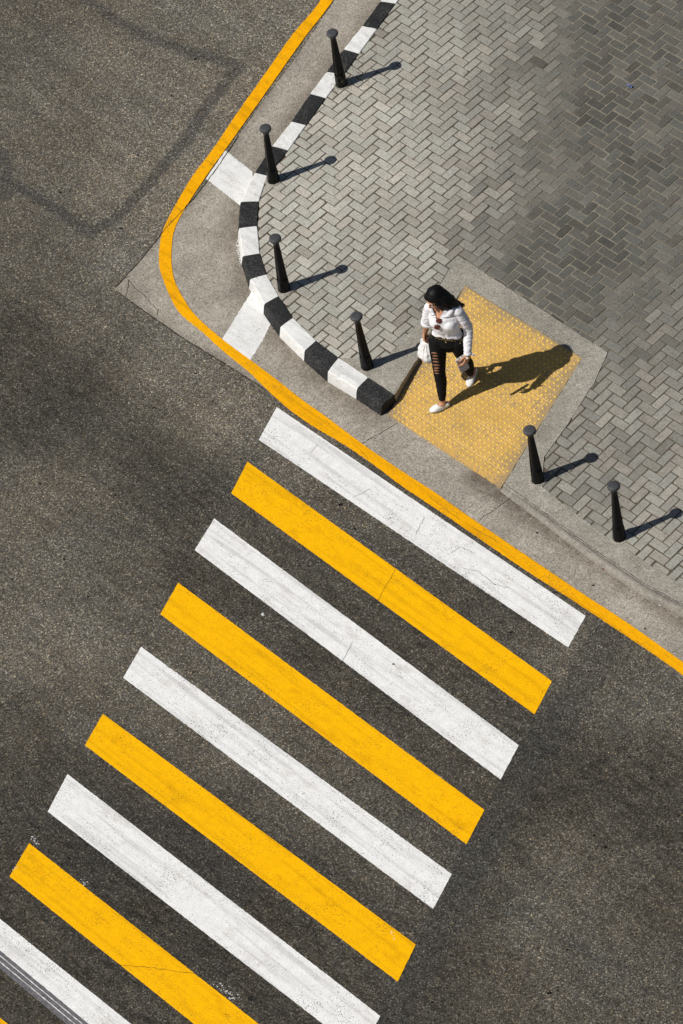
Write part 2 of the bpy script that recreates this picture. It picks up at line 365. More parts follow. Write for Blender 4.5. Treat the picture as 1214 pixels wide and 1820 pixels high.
# ------------------------------------------------------------------ painted markings
def sheet(name, poly, z, mat, amp=.003, closed=True):
    L = jitter_line(poly+[poly[0]], .015, amp, 30)[:-1]
    o = mesh_obj(name, [V((p.x, p.y, z)) for p in L], [list(range(len(L)))], mat)
    if o.data.polygons[0].normal.z < 0: o.data.flip_normals()
    return centre(o)
ST = [[(492,724),(1041,1095),(1010,1151),(460,782)],[(440,821),(981,1211),(950,1270),(411,877)],[(381,922),(922,1325),(890,1386),(346,978)],[(317,1036),(861,1440),(829,1501),(285,1092)],[(251,1150),(803,1554),(770,1616),(219,1205)],[(183,1269),(739,1679),(707,1745),(151,1325)],[(120,1376),(676,1806),(641,1872),(85,1443)],[(52,1499),(612,1940),(577,2006),(17,1558)],[(-17,1620),(545,2070),(510,2136),(-50,1680)],[(-80,1745),(480,2195),(445,2260),(-115,1805)]]
SL = ['white crosswalk stripe nearest the pavement, running beside the yellow edge line, scuffed and finely cracked',
 'yellow crosswalk stripe between the two white stripes nearest the pavement',
 'white crosswalk stripe second from the pavement, with a grey tyre streak at its start',
 'yellow crosswalk stripe second from the pavement',
 'white crosswalk stripe third from the pavement, crossing the middle of the crosswalk',
 'yellow crosswalk stripe third from the pavement',
 'white crosswalk stripe fourth from the pavement, reaching the bottom edge of the photo',
 'yellow crosswalk stripe split by a dark crack, starting near the left edge of the photo',
 'white crosswalk stripe in the bottom left corner, marked by a grey ribbed tyre skid',
 'yellow crosswalk stripe farthest from the pavement, only its tip in the bottom left corner']
for i, (q, l) in enumerate(zip(ST, SL)):
    o = sheet('crosswalk_stripe', [at(x, y) for x, y in q], .004, WHITE if i % 2 == 0 else YELL, .0025)
    tag(o, l, 'road marking', 'stripes of the crosswalk')
    if i == 8: S9 = o
TYRE = flat('tyre_rubber_film', (.145, .14, .15), .8, .2, .35, 40)
for k, (x0, x1) in enumerate(((0, .25), (.31, .58), (.64, .98))):
    A0, A1 = at(-12,1680), at(175,1835); e = (A1-A0).normalized(); n = V((e.y, -e.x, 0))
    if n.y > 0: n = -n
    w = .135
    q = [A0-e*.6+n*w*x0, A1+e*1.2+n*w*x0, A1+e*1.2+n*w*x1, A0-e*.6+n*w*x1]
    L = jitter_line(q+[q[0]], .02, .003, 25)[:-1]
    o = mesh_obj('tyre_mark', [V((p.x, p.y, .0065)) for p in L], [list(range(len(L)))], TYRE)
    if o.data.polygons[0].normal.z < 0: o.data.flip_normals()
    o.data.transform(Matrix.Translation(-S9.location)); o.parent = S9
YL = [(650,-130),(571,0),(521,61),(467,138),(423,200),(380,264),(341,316),(303,382),(288,416),(283,448),(284,478),(294,508),(307,538),(324,562),(363,594),(393,622),(440,660),(466,685),(506,722),(551,755),(603,786),(628,802),(667,829),(712,863),(750.5,889),(800,922),(850,957),(940,1018),(1030,1076),(1120,1136),(1162,1164),(1214,1201)]
YR = [(676,-130),(593,0),(539,71),(475,162),(446,203),(401,266),(365,316),(324,380),(309,414),(305,448),(306,478),(312,504),(328,534),(350,564),(393,602),(440,637),(491,675),(538,712),(583,744),(628,778),(677,813),(731,849),(770,874),(800,895),(850,930),(940,991),(1030,1052),(1120,1111),(1214,1178)]
yl = catmull([at(x, y) for x, y in YL], 4); yr = catmull([at(x, y) for x, y in YR], 4)
for L in (yl, yr): L.append(L[-1]+(L[-1]-L[-5]).normalized()*3)
yl = jitter_line(yl, .015, .004, 30); yr = jitter_line(yr, .015, .0025, 30)
vs = [V((p.x, p.y, .009)) for p in yl+yr[::-1]]
o = mesh_obj('edge_line', vs, [list(range(len(vs)))], YLINE)
if o.data.polygons[0].normal.z < 0: o.data.flip_normals()
tag(centre(o), 'long yellow edge line curving round the corner of the gutter', 'road marking')
for q, l in (([(401,268),(449,306),(450,332),(431,362),(427,366),(366,318)], 'white painted band across the gutter, the one by the upper bollards'),
             ([(447,519),(466,540),(482,574),(468,604),(445,641),(394,605)], 'white painted band across the gutter, the one below the kerb bend')):
    o = sheet('gutter_band', [at(x, y) for x, y in q], .0068, KWHITE, .006)
    tag(o, l, 'road marking', 'white bands across the gutter')
def flakes(name, spots, mat, z, zf=None):
    "clusters of little irregular paint flakes"
    bm = bmesh.new(); rr = random.Random(11)
    for (x0, y0, x1, y1, n, sd_, sz) in spots:
        for _ in range(n):
            t = rr.random(); x, y = x0+(x1-x0)*t+rr.gauss(0, sd_), y0+(y1-y0)*t+rr.gauss(0, sd_)
            p = at(x, y, z); r_ = sz*rr.uniform(.3, 1)**1.5; k = rr.randint(5, 8)
            vv = [bm.verts.new(p+V((math.cos(i*math.tau/k), math.sin(i*math.tau/k)*.8, 0))*r_*rr.uniform(.5, 1.2)) for i in range(k)]
            f = bm.faces.new(vv); f.normal_update()
            if f.normal.z < 0: f.normal_flip()
    return tag(bm_obj(name, bm, mat, normals=False), kind='structure')
TAR = flat('gum_and_tar', (.018, .017, .017), .7, .2)
gs = [(275,725,.030),(281,728,.02),(57,571,.014),(352,1029,.022),(20,1029,.022),(346,104,.022),(106,341,.016),(220,600,.016),(378,711,.014),(347,663,.018),(386,677,.012),(231,635,.012),(245,274,.022),(60,190,.016),(150,440,.014),(213,405,.020),(605,897,.024),(630,939,.018),(533,833,.020),(70,858,.018),(42,791,.016),(113,993,.014),(975,1764,.028),(990,1760,.016),(1008,1687,.012),(858,1580,.016),(1055,1484,.016),(1076,1504,.018),(767,1781,.02),(1140,1812,.02),(1074,1300,.014),(908,1122,.016),(700,1180,.016),(155,1060,.014),(200,1230,.014),(100,1270,.014),(205,880,.014),(312,131,.014),(108,196,.012),(304,169,.014),(395,195,.012),(985,930,.020),(955,947,.018),(1055,1040,.02),(1146,1117,.02),(547,640,.012),(345,500,.016),(458,640,.014)]
flakes('tar_spot', [(x, y, x+1, y+1, 3, .35*r_/.012, r_) for x, y, r_ in gs], TAR, .0066)
flakes('paint_splash', [(58,1487,64,1500,26,2.5,.010),(143,1560,153,1571,18,2.5,.008),(386,1747,426,1780,60,4,.009),(366,1733,386,1744,9,2,.006),(694,1656,703,1666,10,2,.010),(30,1540,24,1552,8,2,.008),(262,1637,268,1642,4,2,.008)], WHITE, .0042)
# ------------------------------------------------------------------ kerb blocks
def kerb_block(a0, a1, b0, b1, mat):
    "a0,a1 outer top corners, b0,b1 inner top corners; battered outer face, rounded arris"
    bm = bmesh.new(); NS = 8; rings = []
    gap = .0022/max((a1-a0).length, .05)
    for s in range(NS+1):
        t = gap+(1-2*gap)*s/NS
        A, B = a0.lerp(a1, t), b0.lerp(b1, t); w = (B-A); w.z = 0; wl = w.length; w.normalize()
        prof = [(-.030, -.03), (-.027, .012), (-.013, KH*.55), (-.002, KH-.022), (.004, KH-.008), (.014, KH-.001), (wl*.35, KH+.001), (wl*.7, KH+.001), (wl-.006, KH-.001), (wl, KH-.008), (wl, -.03)]
        end = s in (0, NS)
        ring = []
        for (u, z) in prof:
            p = A+w*u; p.z = z-(.003 if end and z > .1 else 0)
            nn = noise.noise_vector(p*22)*.0035+noise.noise_vector(p*60)*.0014
            if z < .01: nn = V()
            ring.append(bm.verts.new(p+nn))
        rings.append(ring)
    for r0, r1 in zip(rings[:-1], rings[1:]):
        for i in range(len(r0)-1): bm.faces.new((r0[i], r1[i], r1[i+1], r0[i+1]))
    bm.faces.new(rings[0][::-1]); bm.faces.new(rings[-1])
    return bm_obj('kerb_block', bm, mat)
KL = ['white painted kerb block at the very top edge of the photo','black painted kerb block topmost in the photo, above the top bollard','white painted kerb block behind the head of the top bollard','black painted kerb block standing behind the shaft of the top bollard',
 'white painted kerb block at the foot of the top bollard','black painted kerb block below the foot of the top bollard','white painted kerb block between the two upper bollards, level with the second bollard head','black painted kerb block behind the shaft of the second bollard from the top',
 'white painted kerb block joined to the white gutter band by the second bollard','black painted kerb block just below the upper white gutter band','white painted kerb block at the leftmost point of the bend','black painted kerb block on the bend, beside the foot of the third bollard',
 'white painted kerb block touching the upper end of the lower white gutter band','black painted kerb block just right of the lower white gutter band','white painted kerb block with paint spilled on the gutter below it','black painted kerb block between the two white ones nearest the tactile mat',
 'white painted kerb block next to the last black block by the mat','black painted end block of the kerb, its end facing the yellow tactile mat']
for n in range(len(ko)-1):
    i = n-NX+1                                        # 0 is the white one at the top edge of the photo
    if i < -4: continue
    o = centre(kerb_block(ko[n], ko[n+1], ki[n], ki[n+1], KWHITE if i % 2 == 0 else KBLACK))
    tag(o, KL[i] if i >= 0 else 'painted kerb block beyond the top edge of the photo', 'kerb block', 'black and white painted kerb blocks')
# white paint smeared on the gutter at the foot of the white blocks
flakes('paint_splash', [(422,424,429,474,90,1.6,.013),(503,597,543,637,70,2.0,.013),(594,673,630,701,46,1.8,.011),(640,694,676,724,10,2,.007),(446,520,480,574,40,3,.010),(366,318,430,366,24,2.5,.009)], KWHITE, .0064)
# ------------------------------------------------------------------ plain kerb on the right, edging concrete, sand bed
kc = [ats(x, y) for x, y in [(892,868),(930,896),(970,925),(1018,961),(1069,997),(1144,1048),(1214,1085)]]
kc += [kc[-1]+fdir*.45*k for k in range(1, 10)]
bm = bmesh.new(); rr = []
for p in catmull(kc, 6):
    z = zs(p.x, p.y)+.002
    jit = noise.noise(p*9)*.004
    rr.append([bm.verts.new(V((p.x, p.y, 0))+fnor*(u+jit)+V((0, 0, zz))) for u, zz in ((-.035, -.02), (-.030, .008), (-.022, z*.6), (-.008, z-.006), (.006, z-.001), (.05, z), (.055, z-.02))])
for r0, r1 in zip(rr[:-1], rr[1:]):
    for i in range(6): bm.faces.new((r0[i], r1[i], r1[i+1], r0[i+1]))
tag(bm_obj('kerb', bm, KERBG, smooth=True), kind='structure')
BB = [(667,653),(684,640),(739,580),(757,549),(806,466),(820,459),(1080,627),(1057,679),(1004,762),(967,812),(964,866),(1006,900),(1042,927),(1081,957),(1114,975),(1150,1002),(1214,1041)]
bb = [ats(x, y) for x, y in BB]
kin = [V((p.x, p.y, 0)) for p in ki]
# the left cheek, the back strip and the right strip of rough concrete round the mat
Lp = [M0-fdir*.012+fnor*.02, M0.lerp(M1, .5)-fdir*.006, M1]
le = [V((p.x, p.y, 0)) for p in (kin[-1]-fdir*.004, M0.lerp(M1, .26)-fdir*.004, M0.lerp(M1, .5), M0.lerp(M1, .75), M1)]
le = jitter_line(le, .03, .006, 9)
leftp = le+[bb[5]+fdir*.02, bb[4]+fnor*.02, bb[3], bb[2], bb[1], bb[0]-fdir*.16+fnor*.02, kin[-3]+fdir*.03+fnor*.02, kin[-3]+fdir*.03-fnor*.02, kin[-2]-fnor*.02-fdir*.02, kin[-1]-fdir*.02-fnor*.01]
ed = poly_grid('pavement_edging', leftp, .05, lambda x, y: KZ+.005+noise.noise(V((x*6, y*6, 0)))*.002, EDGE, skirt=.16)
tag(ed, kind='structure')
backp = [M1-fdir*.03+fnor*.005, M2+fnor*.005, bb[6], bb[5]]
backp = [V((p.x, p.y, 0)) for p in backp]
tag(poly_grid('pavement_edging', jitter_line(backp+[backp[0]], .04, .004, 9)[:-1], .06, lambda x, y: zs(x, y)+.0065+noise.noise(V((x*6, y*6, 0)))*.002, EDGE, skirt=.03), kind='structure')
rightp = [M3, kc[1], kc[2], kc[3], kc[4], kc[5], kc[6], kc[-1]]
rightp = [p+fnor*.045 if k else p+fnor*.03 for k, p in enumerate(rightp)]
rb = [bb[6], bb[7], bb[8], bb[9], bb[10], bb[11], bb[12], bb[13], bb[14], bb[15], bb[16], bb[16]+fdir*3.9]
rp = [V((p.x, p.y, 0)) for p in rightp]+[V((p.x, p.y, 0)) for p in rb[::-1]]+[V((M2.x, M2.y, 0))]
tag(poly_grid('pavement_edging', jitter_line(rp+[rp[0]], .04, .004, 9)[:-1], .06, lambda x, y: zs(x, y)+.0052+noise.noise(V((x*6, y*6, 0)))*.002, EDGE, skirt=.02), kind='structure')
ribbon('concrete_crack', [V((p.x, p.y, 0))+fnor*.055 for p in kc[:7]], .004, .0, CRACK, .005)
ck = bpy.data.objects[-1] if False else [o for o in COL.objects if o.name.startswith('concrete_crack')][-1]
for v_ in ck.data.vertices: v_.co.z = zs(v_.co.x, v_.co.y)+.0085
# bricks -----------------------------------------------------------
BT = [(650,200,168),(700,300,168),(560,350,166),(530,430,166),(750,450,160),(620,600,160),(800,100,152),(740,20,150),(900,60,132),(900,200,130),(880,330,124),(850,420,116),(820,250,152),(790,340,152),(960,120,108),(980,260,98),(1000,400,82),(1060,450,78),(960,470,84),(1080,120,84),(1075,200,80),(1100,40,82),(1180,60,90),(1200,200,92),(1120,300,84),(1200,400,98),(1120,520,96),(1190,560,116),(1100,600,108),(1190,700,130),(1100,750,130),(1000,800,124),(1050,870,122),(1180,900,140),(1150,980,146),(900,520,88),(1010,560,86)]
zbt = lambda x, y: KZ
# lattice: unit steps along the two brick directions, fitted to the rows in the photograph
o0 = at(678.6, 189.4, KZ)
def latt():
    obs = [((697,260),(.14,17.1),(48,-4.7)),((820,250),(.66,17.4),(48,-4.4)),((1117,288),(1.58,17.2),(47,-3.7)),((1132,762),(2.1,19.5),(51,-6.0)),((1136,528),(1.45,18.7),(49.7,-5.2))]
    A_, B_ = V(), V()
    for q, D, R in obs:
        c0 = at(*q, KZ); d = at(q[0]+D[0]*3, q[1]+D[1]*3, KZ)-at(q[0]-D[0]*3, q[1]-D[1]*3, KZ); r = at(q[0]+R[0], q[1]+R[1], KZ)-at(q[0]-R[0], q[1]-R[1], KZ)
        d = d/6; r = r/2
        A_ += (r/2+d)/2; B_ += (r/2-d)/2
    return A_/len(obs), B_/len(obs)
uA, uB = latt()
o0 = o0-uA-uB*.5
far = 7.0
bpoly = [V((p.x, p.y, 0)) for p in ki[:-2]]+[V((p.x, p.y, 0)) for p in [bb[0]-fdir*.10]+bb]+[V((p.x, p.y, 0)) for p in (bb[16]+fdir*2.6, )]
bpoly += [V((6.2, bpoly[-1].y, 0)), V((6.2, 9.5, 0)), V((ki[0].x, 9.5, 0))]
BP = np.array([(p.x, p.y) for p in bpoly])
def inside(x, y):
    x0, y0 = BP[:, 0], BP[:, 1]; x1, y1 = np.roll(x0, -1), np.roll(y0, -1)
    c = (y0 > y) != (y1 > y)
    with np.errstate(divide='ignore', invalid='ignore'): xi = x0+(y-y0)*(x1-x0)/(y1-y0)
    return bool((c & (x < xi)).sum() % 2)
def clip_to_brick(poly, brick):
    out = poly
    n = len(brick)
    ar = sum(brick[i].x*brick[(i+1) % n].y-brick[(i+1) % n].x*brick[i].y for i in range(n)); sg = 1 if ar > 0 else -1
    for i in range(n):
        a_, b_ = brick[i], brick[(i+1) % n]; e = b_-a_; res = []
        f = lambda p: sg*(e.x*(p.y-a_.y)-e.y*(p.x-a_.x))
        for k in range(len(out)):
            p, q = out[k-1], out[k]; fp, fq = f(p), f(q)
            if (fp >= 0) != (fq >= 0): res.append(p+(q-p)*(fp/(fp-fq)))
            if fq >= 0: res.append(q)
        out = res
        if not out: return []
    return out
def area(p): return abs(sum(p[i].x*p[(i+1) % len(p)].y-p[(i+1) % len(p)].x*p[i].y for i in range(len(p))))/2
bricks = []
full = uA.cross(uB).length*2
Mi = Matrix(((uA.x, uB.x), (uA.y, uB.y))).inverted()
corn = [Mi @ V((x-o0.x, y-o0.y)) for x in (BP[:, 0].min(), 6.2) for y in (BP[:, 1].min(), 9.5)]
a0_, a1_ = int(min(c.x for c in corn))-2, int(max(c.x for c in corn))+2
b0_, b1_ = int(min(c.y for c in corn))-2, int(max(c.y for c in corn))+2
xmin, ymin = BP[:, 0].min()-.2, BP[:, 1].min()-.2
for ia in range(a0_, a1_):
    for ib in range(b0_, b1_):
        k = (ia+ib) % 4
        if k == 0: ea, eb = 2, 1
        elif k == 2: ea, eb = 1, 2
        else: continue
        p0 = o0+uA*ia+uB*ib
        if not (xmin < p0.x < 6.4 and ymin < p0.y < 9.7): continue
        g_ = .0042+random.uniform(-.0008, .0014)
        na, nb = uA.normalized()*g_, uB.normalized()*g_
        c4 = [p0+na+nb, p0+uA*ea-na+nb, p0+uA*ea+uB*eb-na-nb, p0+uB*eb+na-nb]
        mid = (c4[0]+c4[2])/2; rot = random.gauss(0, .008); sh = V((random.gauss(0, .0014), random.gauss(0, .0014), 0))
        c4 = [V((mid.x+(p-mid).x-(p-mid).y*rot, mid.y+(p-mid).y+(p-mid).x*rot, 0))+sh for p in c4]
        ins = [inside(p.x, p.y) for p in c4]
        near = any(abs(q.x-mid.x) < .25 and abs(q.y-mid.y) < .25 for q in bpoly) or not all(ins)
        if all(ins): poly = c4
        elif any(ins) or inside(mid.x, mid.y):
            poly = clip_to_brick(bpoly, c4)
            if len(poly) < 3 or area(poly) < full*.12: continue
            cen = sum(poly, V())/len(poly); poly = [cen+(p-cen)*.95 for p in poly]
        else: continue
        bricks.append(poly)
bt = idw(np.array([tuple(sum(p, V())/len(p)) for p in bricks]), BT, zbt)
vs, fs, cs = [], [], []
for poly, t in zip(bricks, bt):
    n = len(poly); cen = sum(poly, V())/n
    if sum(poly[i].x*poly[(i+1) % n].y-poly[(i+1) % n].x*poly[i].y for i in range(n)) < 0: poly = poly[::-1]
    # worn corners: cut each corner a little, some a lot
    cut = random.choice((.002, .003, .003, .004, .004, .005, .007, .016)); q = []
    for i in range(n):
        p, a_, b_ = poly[i], poly[i-1], poly[(i+1) % n]
        r = min(cut*random.uniform(.5, 1.4), (a_-p).length*.4, (b_-p).length*.4)
        q += [p+(a_-p).normalized()*r, p+(b_-p).normalized()*r] if (a_-p).length > 1e-4 and (b_-p).length > 1e-4 else [p]
    n = len(q); b0 = len(vs)
    hz = random.gauss(0, .0014); tx, ty = random.gauss(0, .012), random.gauss(0, .012)
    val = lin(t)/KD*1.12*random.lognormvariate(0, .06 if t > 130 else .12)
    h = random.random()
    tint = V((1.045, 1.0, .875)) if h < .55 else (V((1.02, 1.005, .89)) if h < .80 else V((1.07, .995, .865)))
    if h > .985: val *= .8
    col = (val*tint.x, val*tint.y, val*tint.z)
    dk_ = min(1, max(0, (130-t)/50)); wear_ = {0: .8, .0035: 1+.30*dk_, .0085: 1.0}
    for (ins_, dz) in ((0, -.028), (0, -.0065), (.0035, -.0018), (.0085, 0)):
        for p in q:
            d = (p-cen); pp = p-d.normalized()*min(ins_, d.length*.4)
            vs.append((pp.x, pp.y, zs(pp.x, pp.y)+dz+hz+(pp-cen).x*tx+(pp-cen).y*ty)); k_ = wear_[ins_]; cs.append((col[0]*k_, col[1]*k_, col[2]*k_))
    for r in range(3):
        for i in range(n):
            j = (i+1) % n; fs.append((b0+r*n+i, b0+r*n+j, b0+(r+1)*n+j, b0+(r+1)*n+i))
    fs.append(tuple(b0+3*n+i for i in range(n)))
me = bpy.data.meshes.new('pavement'); me.from_pydata(vs, [], fs); me.update(); setattr_c(me, 'bcol', cs)
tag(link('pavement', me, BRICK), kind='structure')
# sand bed under the bricks, out to the far side
sp_ = [p.copy() for p in kin[:-1]]+[V((p.x, p.y, 0)) for p in [kin[-1]-fdir*.1]]+[V((p.x, p.y, 0)) for p in [M0+fnor*.02]]+[V((p.x, p.y, 0))+fnor*.04 for p in [M3]+kc[1:]]
e0 = sp_[-1]; sp_ += [e0+fdir*60, e0+fdir*60+V((0, 120, 0)), V((kin[0].x, 120, 0))+dk*0]
sp_ = [p for p in sp_]
def poly_bed(poly):
    bm = tess(poly)
    for ax, lo, hi in ((0, -1.6, 6.4), (1, -1.9, 9.6)):
        k = lo
        while k < hi:
            co = [0, 0, 0]; no = [0, 0, 0]; co[ax] = k; no[ax] = 1
            bmesh.ops.bisect_plane(bm, geom=bm.verts[:]+bm.edges[:]+bm.faces[:], plane_co=co, plane_no=no); k += .05
    return bm
bm = poly_bed(sp_)
for v_ in bm.verts: v_.co.z = zs(v_.co.x, v_.co.y)-.0075
bed = bm_obj('pavement_bed', bm, SAND, normals=False)
c_ = coords(bed.data); t = np.clip((122-idw(c_, BT, zbt))/36+np.array([noise.noise(V((x*5, y*5, 2)))*.35 for x, y, _ in c_]), 0, 1)[:, None]
setattr_c(bed.data, 'bcol', (1-t)*np.array([[.115, .096, .072]])+t*np.array([[.245, .222, .175]]))
c_[:, 2] += (t[:, 0])*.0020; bed.data.vertices.foreach_set('co', c_.ravel()); bed.data.update()
tag(bed, kind='structure')
# ------------------------------------------------------------------ tactile mat
mo = ats(720+163/6.07, 640+608/6.07)
ma = (ats(720+880/6.07, 640+1085/6.07)-mo)/3; ma.z = 0; ma = ma.normalized()*.3
mb = V((-ma.y, ma.x, 0)); mb = mb if mb.dot(fnor) > 0 else -mb
mq = [V((p.x, p.y, 0)) for p in (M0-fnor*.0, M3, M2, M1)]
mat_ = empty('tactile_mat', (M0+M1+M2+M3)/4)
tag(mat_, 'worn yellow tactile paving mat of studded tiles on the dropped kerb', 'tactile paving')
ml = mat_.location
def edge_attr(o, off=V()):
    c = coords(o.data)+np.array(off)
    v = []
    for x, y, _ in c:
        dl, dr = -side(M0, M1, x, y, sgL), -side(M3, M2, x, y, sgR); d = (x-M0.x)*fnor.x+(y-M0.y)*fnor.y
        v.append(max(math.exp(-max(dl, 0)/.08)*.8, math.exp(-max(dr, 0)/.07), math.exp(-max(DM-d, 0)/.05)*.6))
    setattr_f(o.data, 'edge', v)
def in_mat(p, marg=0):
    d = (p.x-M0.x)*fnor.x+(p.y-M0.y)*fnor.y
    return side(M0, M1, p.x, p.y, sgL) < -marg and side(M3, M2, p.x, p.y, sgR) < -marg and marg < d < DM-marg
mz = lambda x, y: zs(x, y)+.004
slab = poly_grid('tiles', jitter_line(mq+[mq[0]], .03, .006, 12)[:-1], .04, mz, TACT, skirt=.02)
edge_attr(slab); slab.data.transform(Matrix.Translation(-ml)); slab.parent = mat_
bm = bmesh.new()
for i in range(-6, 9):
    for j in range(-3, 9):
        for k in range(5):
            for l in range(5):
                p = mo+ma*(i+.1+k*.2)+mb*(j+.1+l*.2)
                if not in_mat(p, .022): continue
                if noise.noise(p*3.7) > .52: continue
                z0 = mz(p.x, p.y); rings = []
                for rr_, hh in ((.0125, -.001), (.0108, .0028), (.0078, .0046), (.0040, .0054)):
                    rings.append([bm.verts.new((p.x+rr_*math.cos(q*math.pi/5), p.y+rr_*math.sin(q*math.pi/5), z0+hh)) for q in range(10)])
                for r0, r1 in zip(rings[:-1], rings[1:]):
                    for q in range(10): bm.faces.new((r0[q], r0[(q+1) % 10], r1[(q+1) % 10], r1[q]))
                bm.faces.new(rings[-1])
o = bm_obj('studs', bm, TDOME, smooth=True); edge_attr(o); o.data.transform(Matrix.Translation(-ml)); o.parent = mat_; tag(o, kind='stuff')
vs, fs = [], []
def mline(p, q):
    n = 60; e = (q-p).normalized(); w = V((-e.y, e.x, 0))*.0032; prev = None
    for k in range(n+1):
        c = p.lerp(q, k/n)
        if not in_mat(c, .004): prev = None; continue
        i = len(vs); z = V((0, 0, mz(c.x, c.y)+.0022)); c = V((c.x, c.y, 0))
        vs.extend([c+w+z, c-w+z])
        if prev is not None: fs.append((prev, prev+1, i+1, i))
        prev = i
for i in range(-6, 9): mline(mo+ma*i-mb*3, mo+ma*i+mb*9)
for j in range(-3, 9): mline(mo-ma*6+mb*j, mo+ma*9+mb*j)
o = mesh_obj('joint', vs, fs, TLINE); edge_attr(o); o.data.transform(Matrix.Translation(-ml)); o.parent = mat_
# ------------------------------------------------------------------ bollards
def ring_mesh(prof, n, rf=None):
    bm = bmesh.new(); R = []
    for (r, z) in prof:
        R.append([bm.verts.new((r*(rf(q*2*math.pi/n, z) if rf else 1)*math.cos(q*2*math.pi/n), r*(rf(q*2*math.pi/n, z) if rf else 1)*math.sin(q*2*math.pi/n), z)) for q in range(n)])
    for r0, r1 in zip(R[:-1], R[1:]):
        for q in range(n): bm.faces.new((r0[q], r0[(q+1) % n], r1[(q+1) % n], r1[q]))
    bm.faces.new(R[0][::-1]); bm.faces.new(R[-1]); return bm
def oct_(th, z):                                      # softened octagon
    k = (th % (math.pi/4))-math.pi/8; return .35+.65*math.cos(math.pi/8)/math.cos(k)
def flute(th, z):
    # six long recessed panels with a rounded lower end
    k = ((th+1.25+math.pi/4) % (math.pi/2))-math.pi/4; x = abs(k)/(math.pi/4)
    zz = min(1, max(0, (z-.172)/.012)) if x < .2 else min(1, max(0, (z-.172-.07*max(0, x-.2)**1.5)/.014))
    top = min(1, max(0, (.675-z)/.02)); w = 1-min(1, max(0, (x-.60)/.12))
    return 1-.24*w*zz*top
def make_bollard():
    root = empty('bollard', (0, 0, 0))
    bm_obj('base', ring_mesh([(.066, -.03), (.066, .012), (.0635, .02), (.062, .10), (.0605, .145), (.057, .158), (.05, .16)], 48, oct_), BOLL, root, True)
    prof = [(.0595, .150), (.0585, .160)]+[(.0575-.0265*((z-.160)/.52), z) for z in np.linspace(.166, .68, 60)]+[(.0325, .70), (.0355, .722)]
    bm_obj('shaft', ring_mesh(prof, 120, flute), BOLL, root, True)
    bm_obj('neck', ring_mesh([(.0315, .69), (.0335, .70), (.0375, .715), (.0440, .730), (.0510, .744), (.0565, .753), (.0580, .758), (.05, .759)], 40), BOLL, root, True)
    bm_obj('cap', ring_mesh([(.0575, .752), (.0620, .757), (.0630, .765), (.0615, .776), (.056, .783), (.045, .7875), (.030, .7895), (.012, .790)], 40), BCAP, root, True)
    return root
BL = [((607,150),(593,62),'black cast iron bollard nearest the top edge, with weeds growing round its foot'),
 ((486,321),(470,233),'black cast iron bollard standing beside the upper white gutter band'),
 ((505,514),(491,425),'black cast iron bollard inside the kerb bend, third from the top'),
 ((653,652),(632,560),'black cast iron bollard nearest the woman, leaning a little, its shadow meeting her white bag'),
 ((956,853),(942,766),'black cast iron bollard on the front corner of the tactile mat'),
 ((1101,956),(1091,867),'black cast iron bollard by the right edge of the photo, beside the plain grey kerb')]
proto = make_bollard(); BPOS = []
for i, (b, t, l) in enumerate(BL):
    o = proto
    if i:
        o = proto.copy(); COL.objects.link(o)
        for ch in proto.children: c = ch.copy(); COL.objects.link(c); c.parent = o
    p = ats(*b); o.location = (p.x, p.y, p.z); BPOS.append(p)
    if i == 3:
        tp = at(*t, p.z+.785); d = (tp-p).normalized(); o.rotation_euler = V((0, 0, 1)).rotation_difference(V((d.x*.8, d.y*.3, d.z))).to_euler()
    else: o.rotation_euler = (random.gauss(0, .014), random.gauss(0, .014), random.uniform(-.3, .3))
    tag(o, l, 'bollard', 'black bollards along the kerb')
# mortar collars under the bollards
for i, p in enumerate(BPOS):
    bm = bmesh.new(); n = 26
    top = [bm.verts.new(p+V((math.cos(q*math.tau/n), math.sin(q*math.tau/n), 0))*(.083+.016*noise.noise(V((q, i*5, 0))))+V((0, 0, .0075))) for q in range(n)]
    bot = [bm.verts.new(p+(v_.co-p)*1.12-V((0, 0, .012))) for v_ in top]
    bm.faces.new(top)
    for q in range(n): bm.faces.new((bot[q], bot[(q+1) % n], top[(q+1) % n], top[q]))
    tag(bm_obj('mortar_collar', bm, EDGE), kind='structure')
# weeds
GR = flat('weed_green', (.125, .115, .045), .7, .2, .5, 30)
bm = bmesh.new()
wl_ = [(622+random.gauss(0, 9), 143+random.gauss(0, 7)) for _ in range(34)]+[(612+random.gauss(0, 10), 160+random.gauss(0, 5)) for _ in range(26)]+[(642+random.gauss(0, 7), 152+random.gauss(0, 6)) for _ in range(30)]+[(979+random.gauss(0, 3), 826+random.gauss(0, 3)) for _ in range(14)]+[(982+random.gauss(0, 4), 868+random.gauss(0, 4)) for _ in range(14)]+[(594+random.gauss(0, 4), 166+random.gauss(0, 3)) for _ in range(16)]
for x, y in wl_:
    p = ats(x, y)
    for _ in range(4):
        a_ = random.uniform(0, 6.28); L = random.uniform(.008, .022); d = V((math.cos(a_), math.sin(a_), random.uniform(.3, 1.2)))*L; n = V((-d.y, d.x, 0)).normalized()*.0028
        q = p+V((random.gauss(0, .014), random.gauss(0, .014), random.uniform(-.3, .3)))
        bm.faces.new([bm.verts.new(q-n), bm.verts.new(q+n), bm.verts.new(q+d*.6+n*.8), bm.verts.new(q+d)])
tag(bm_obj('weeds', bm, GR), kind='stuff')
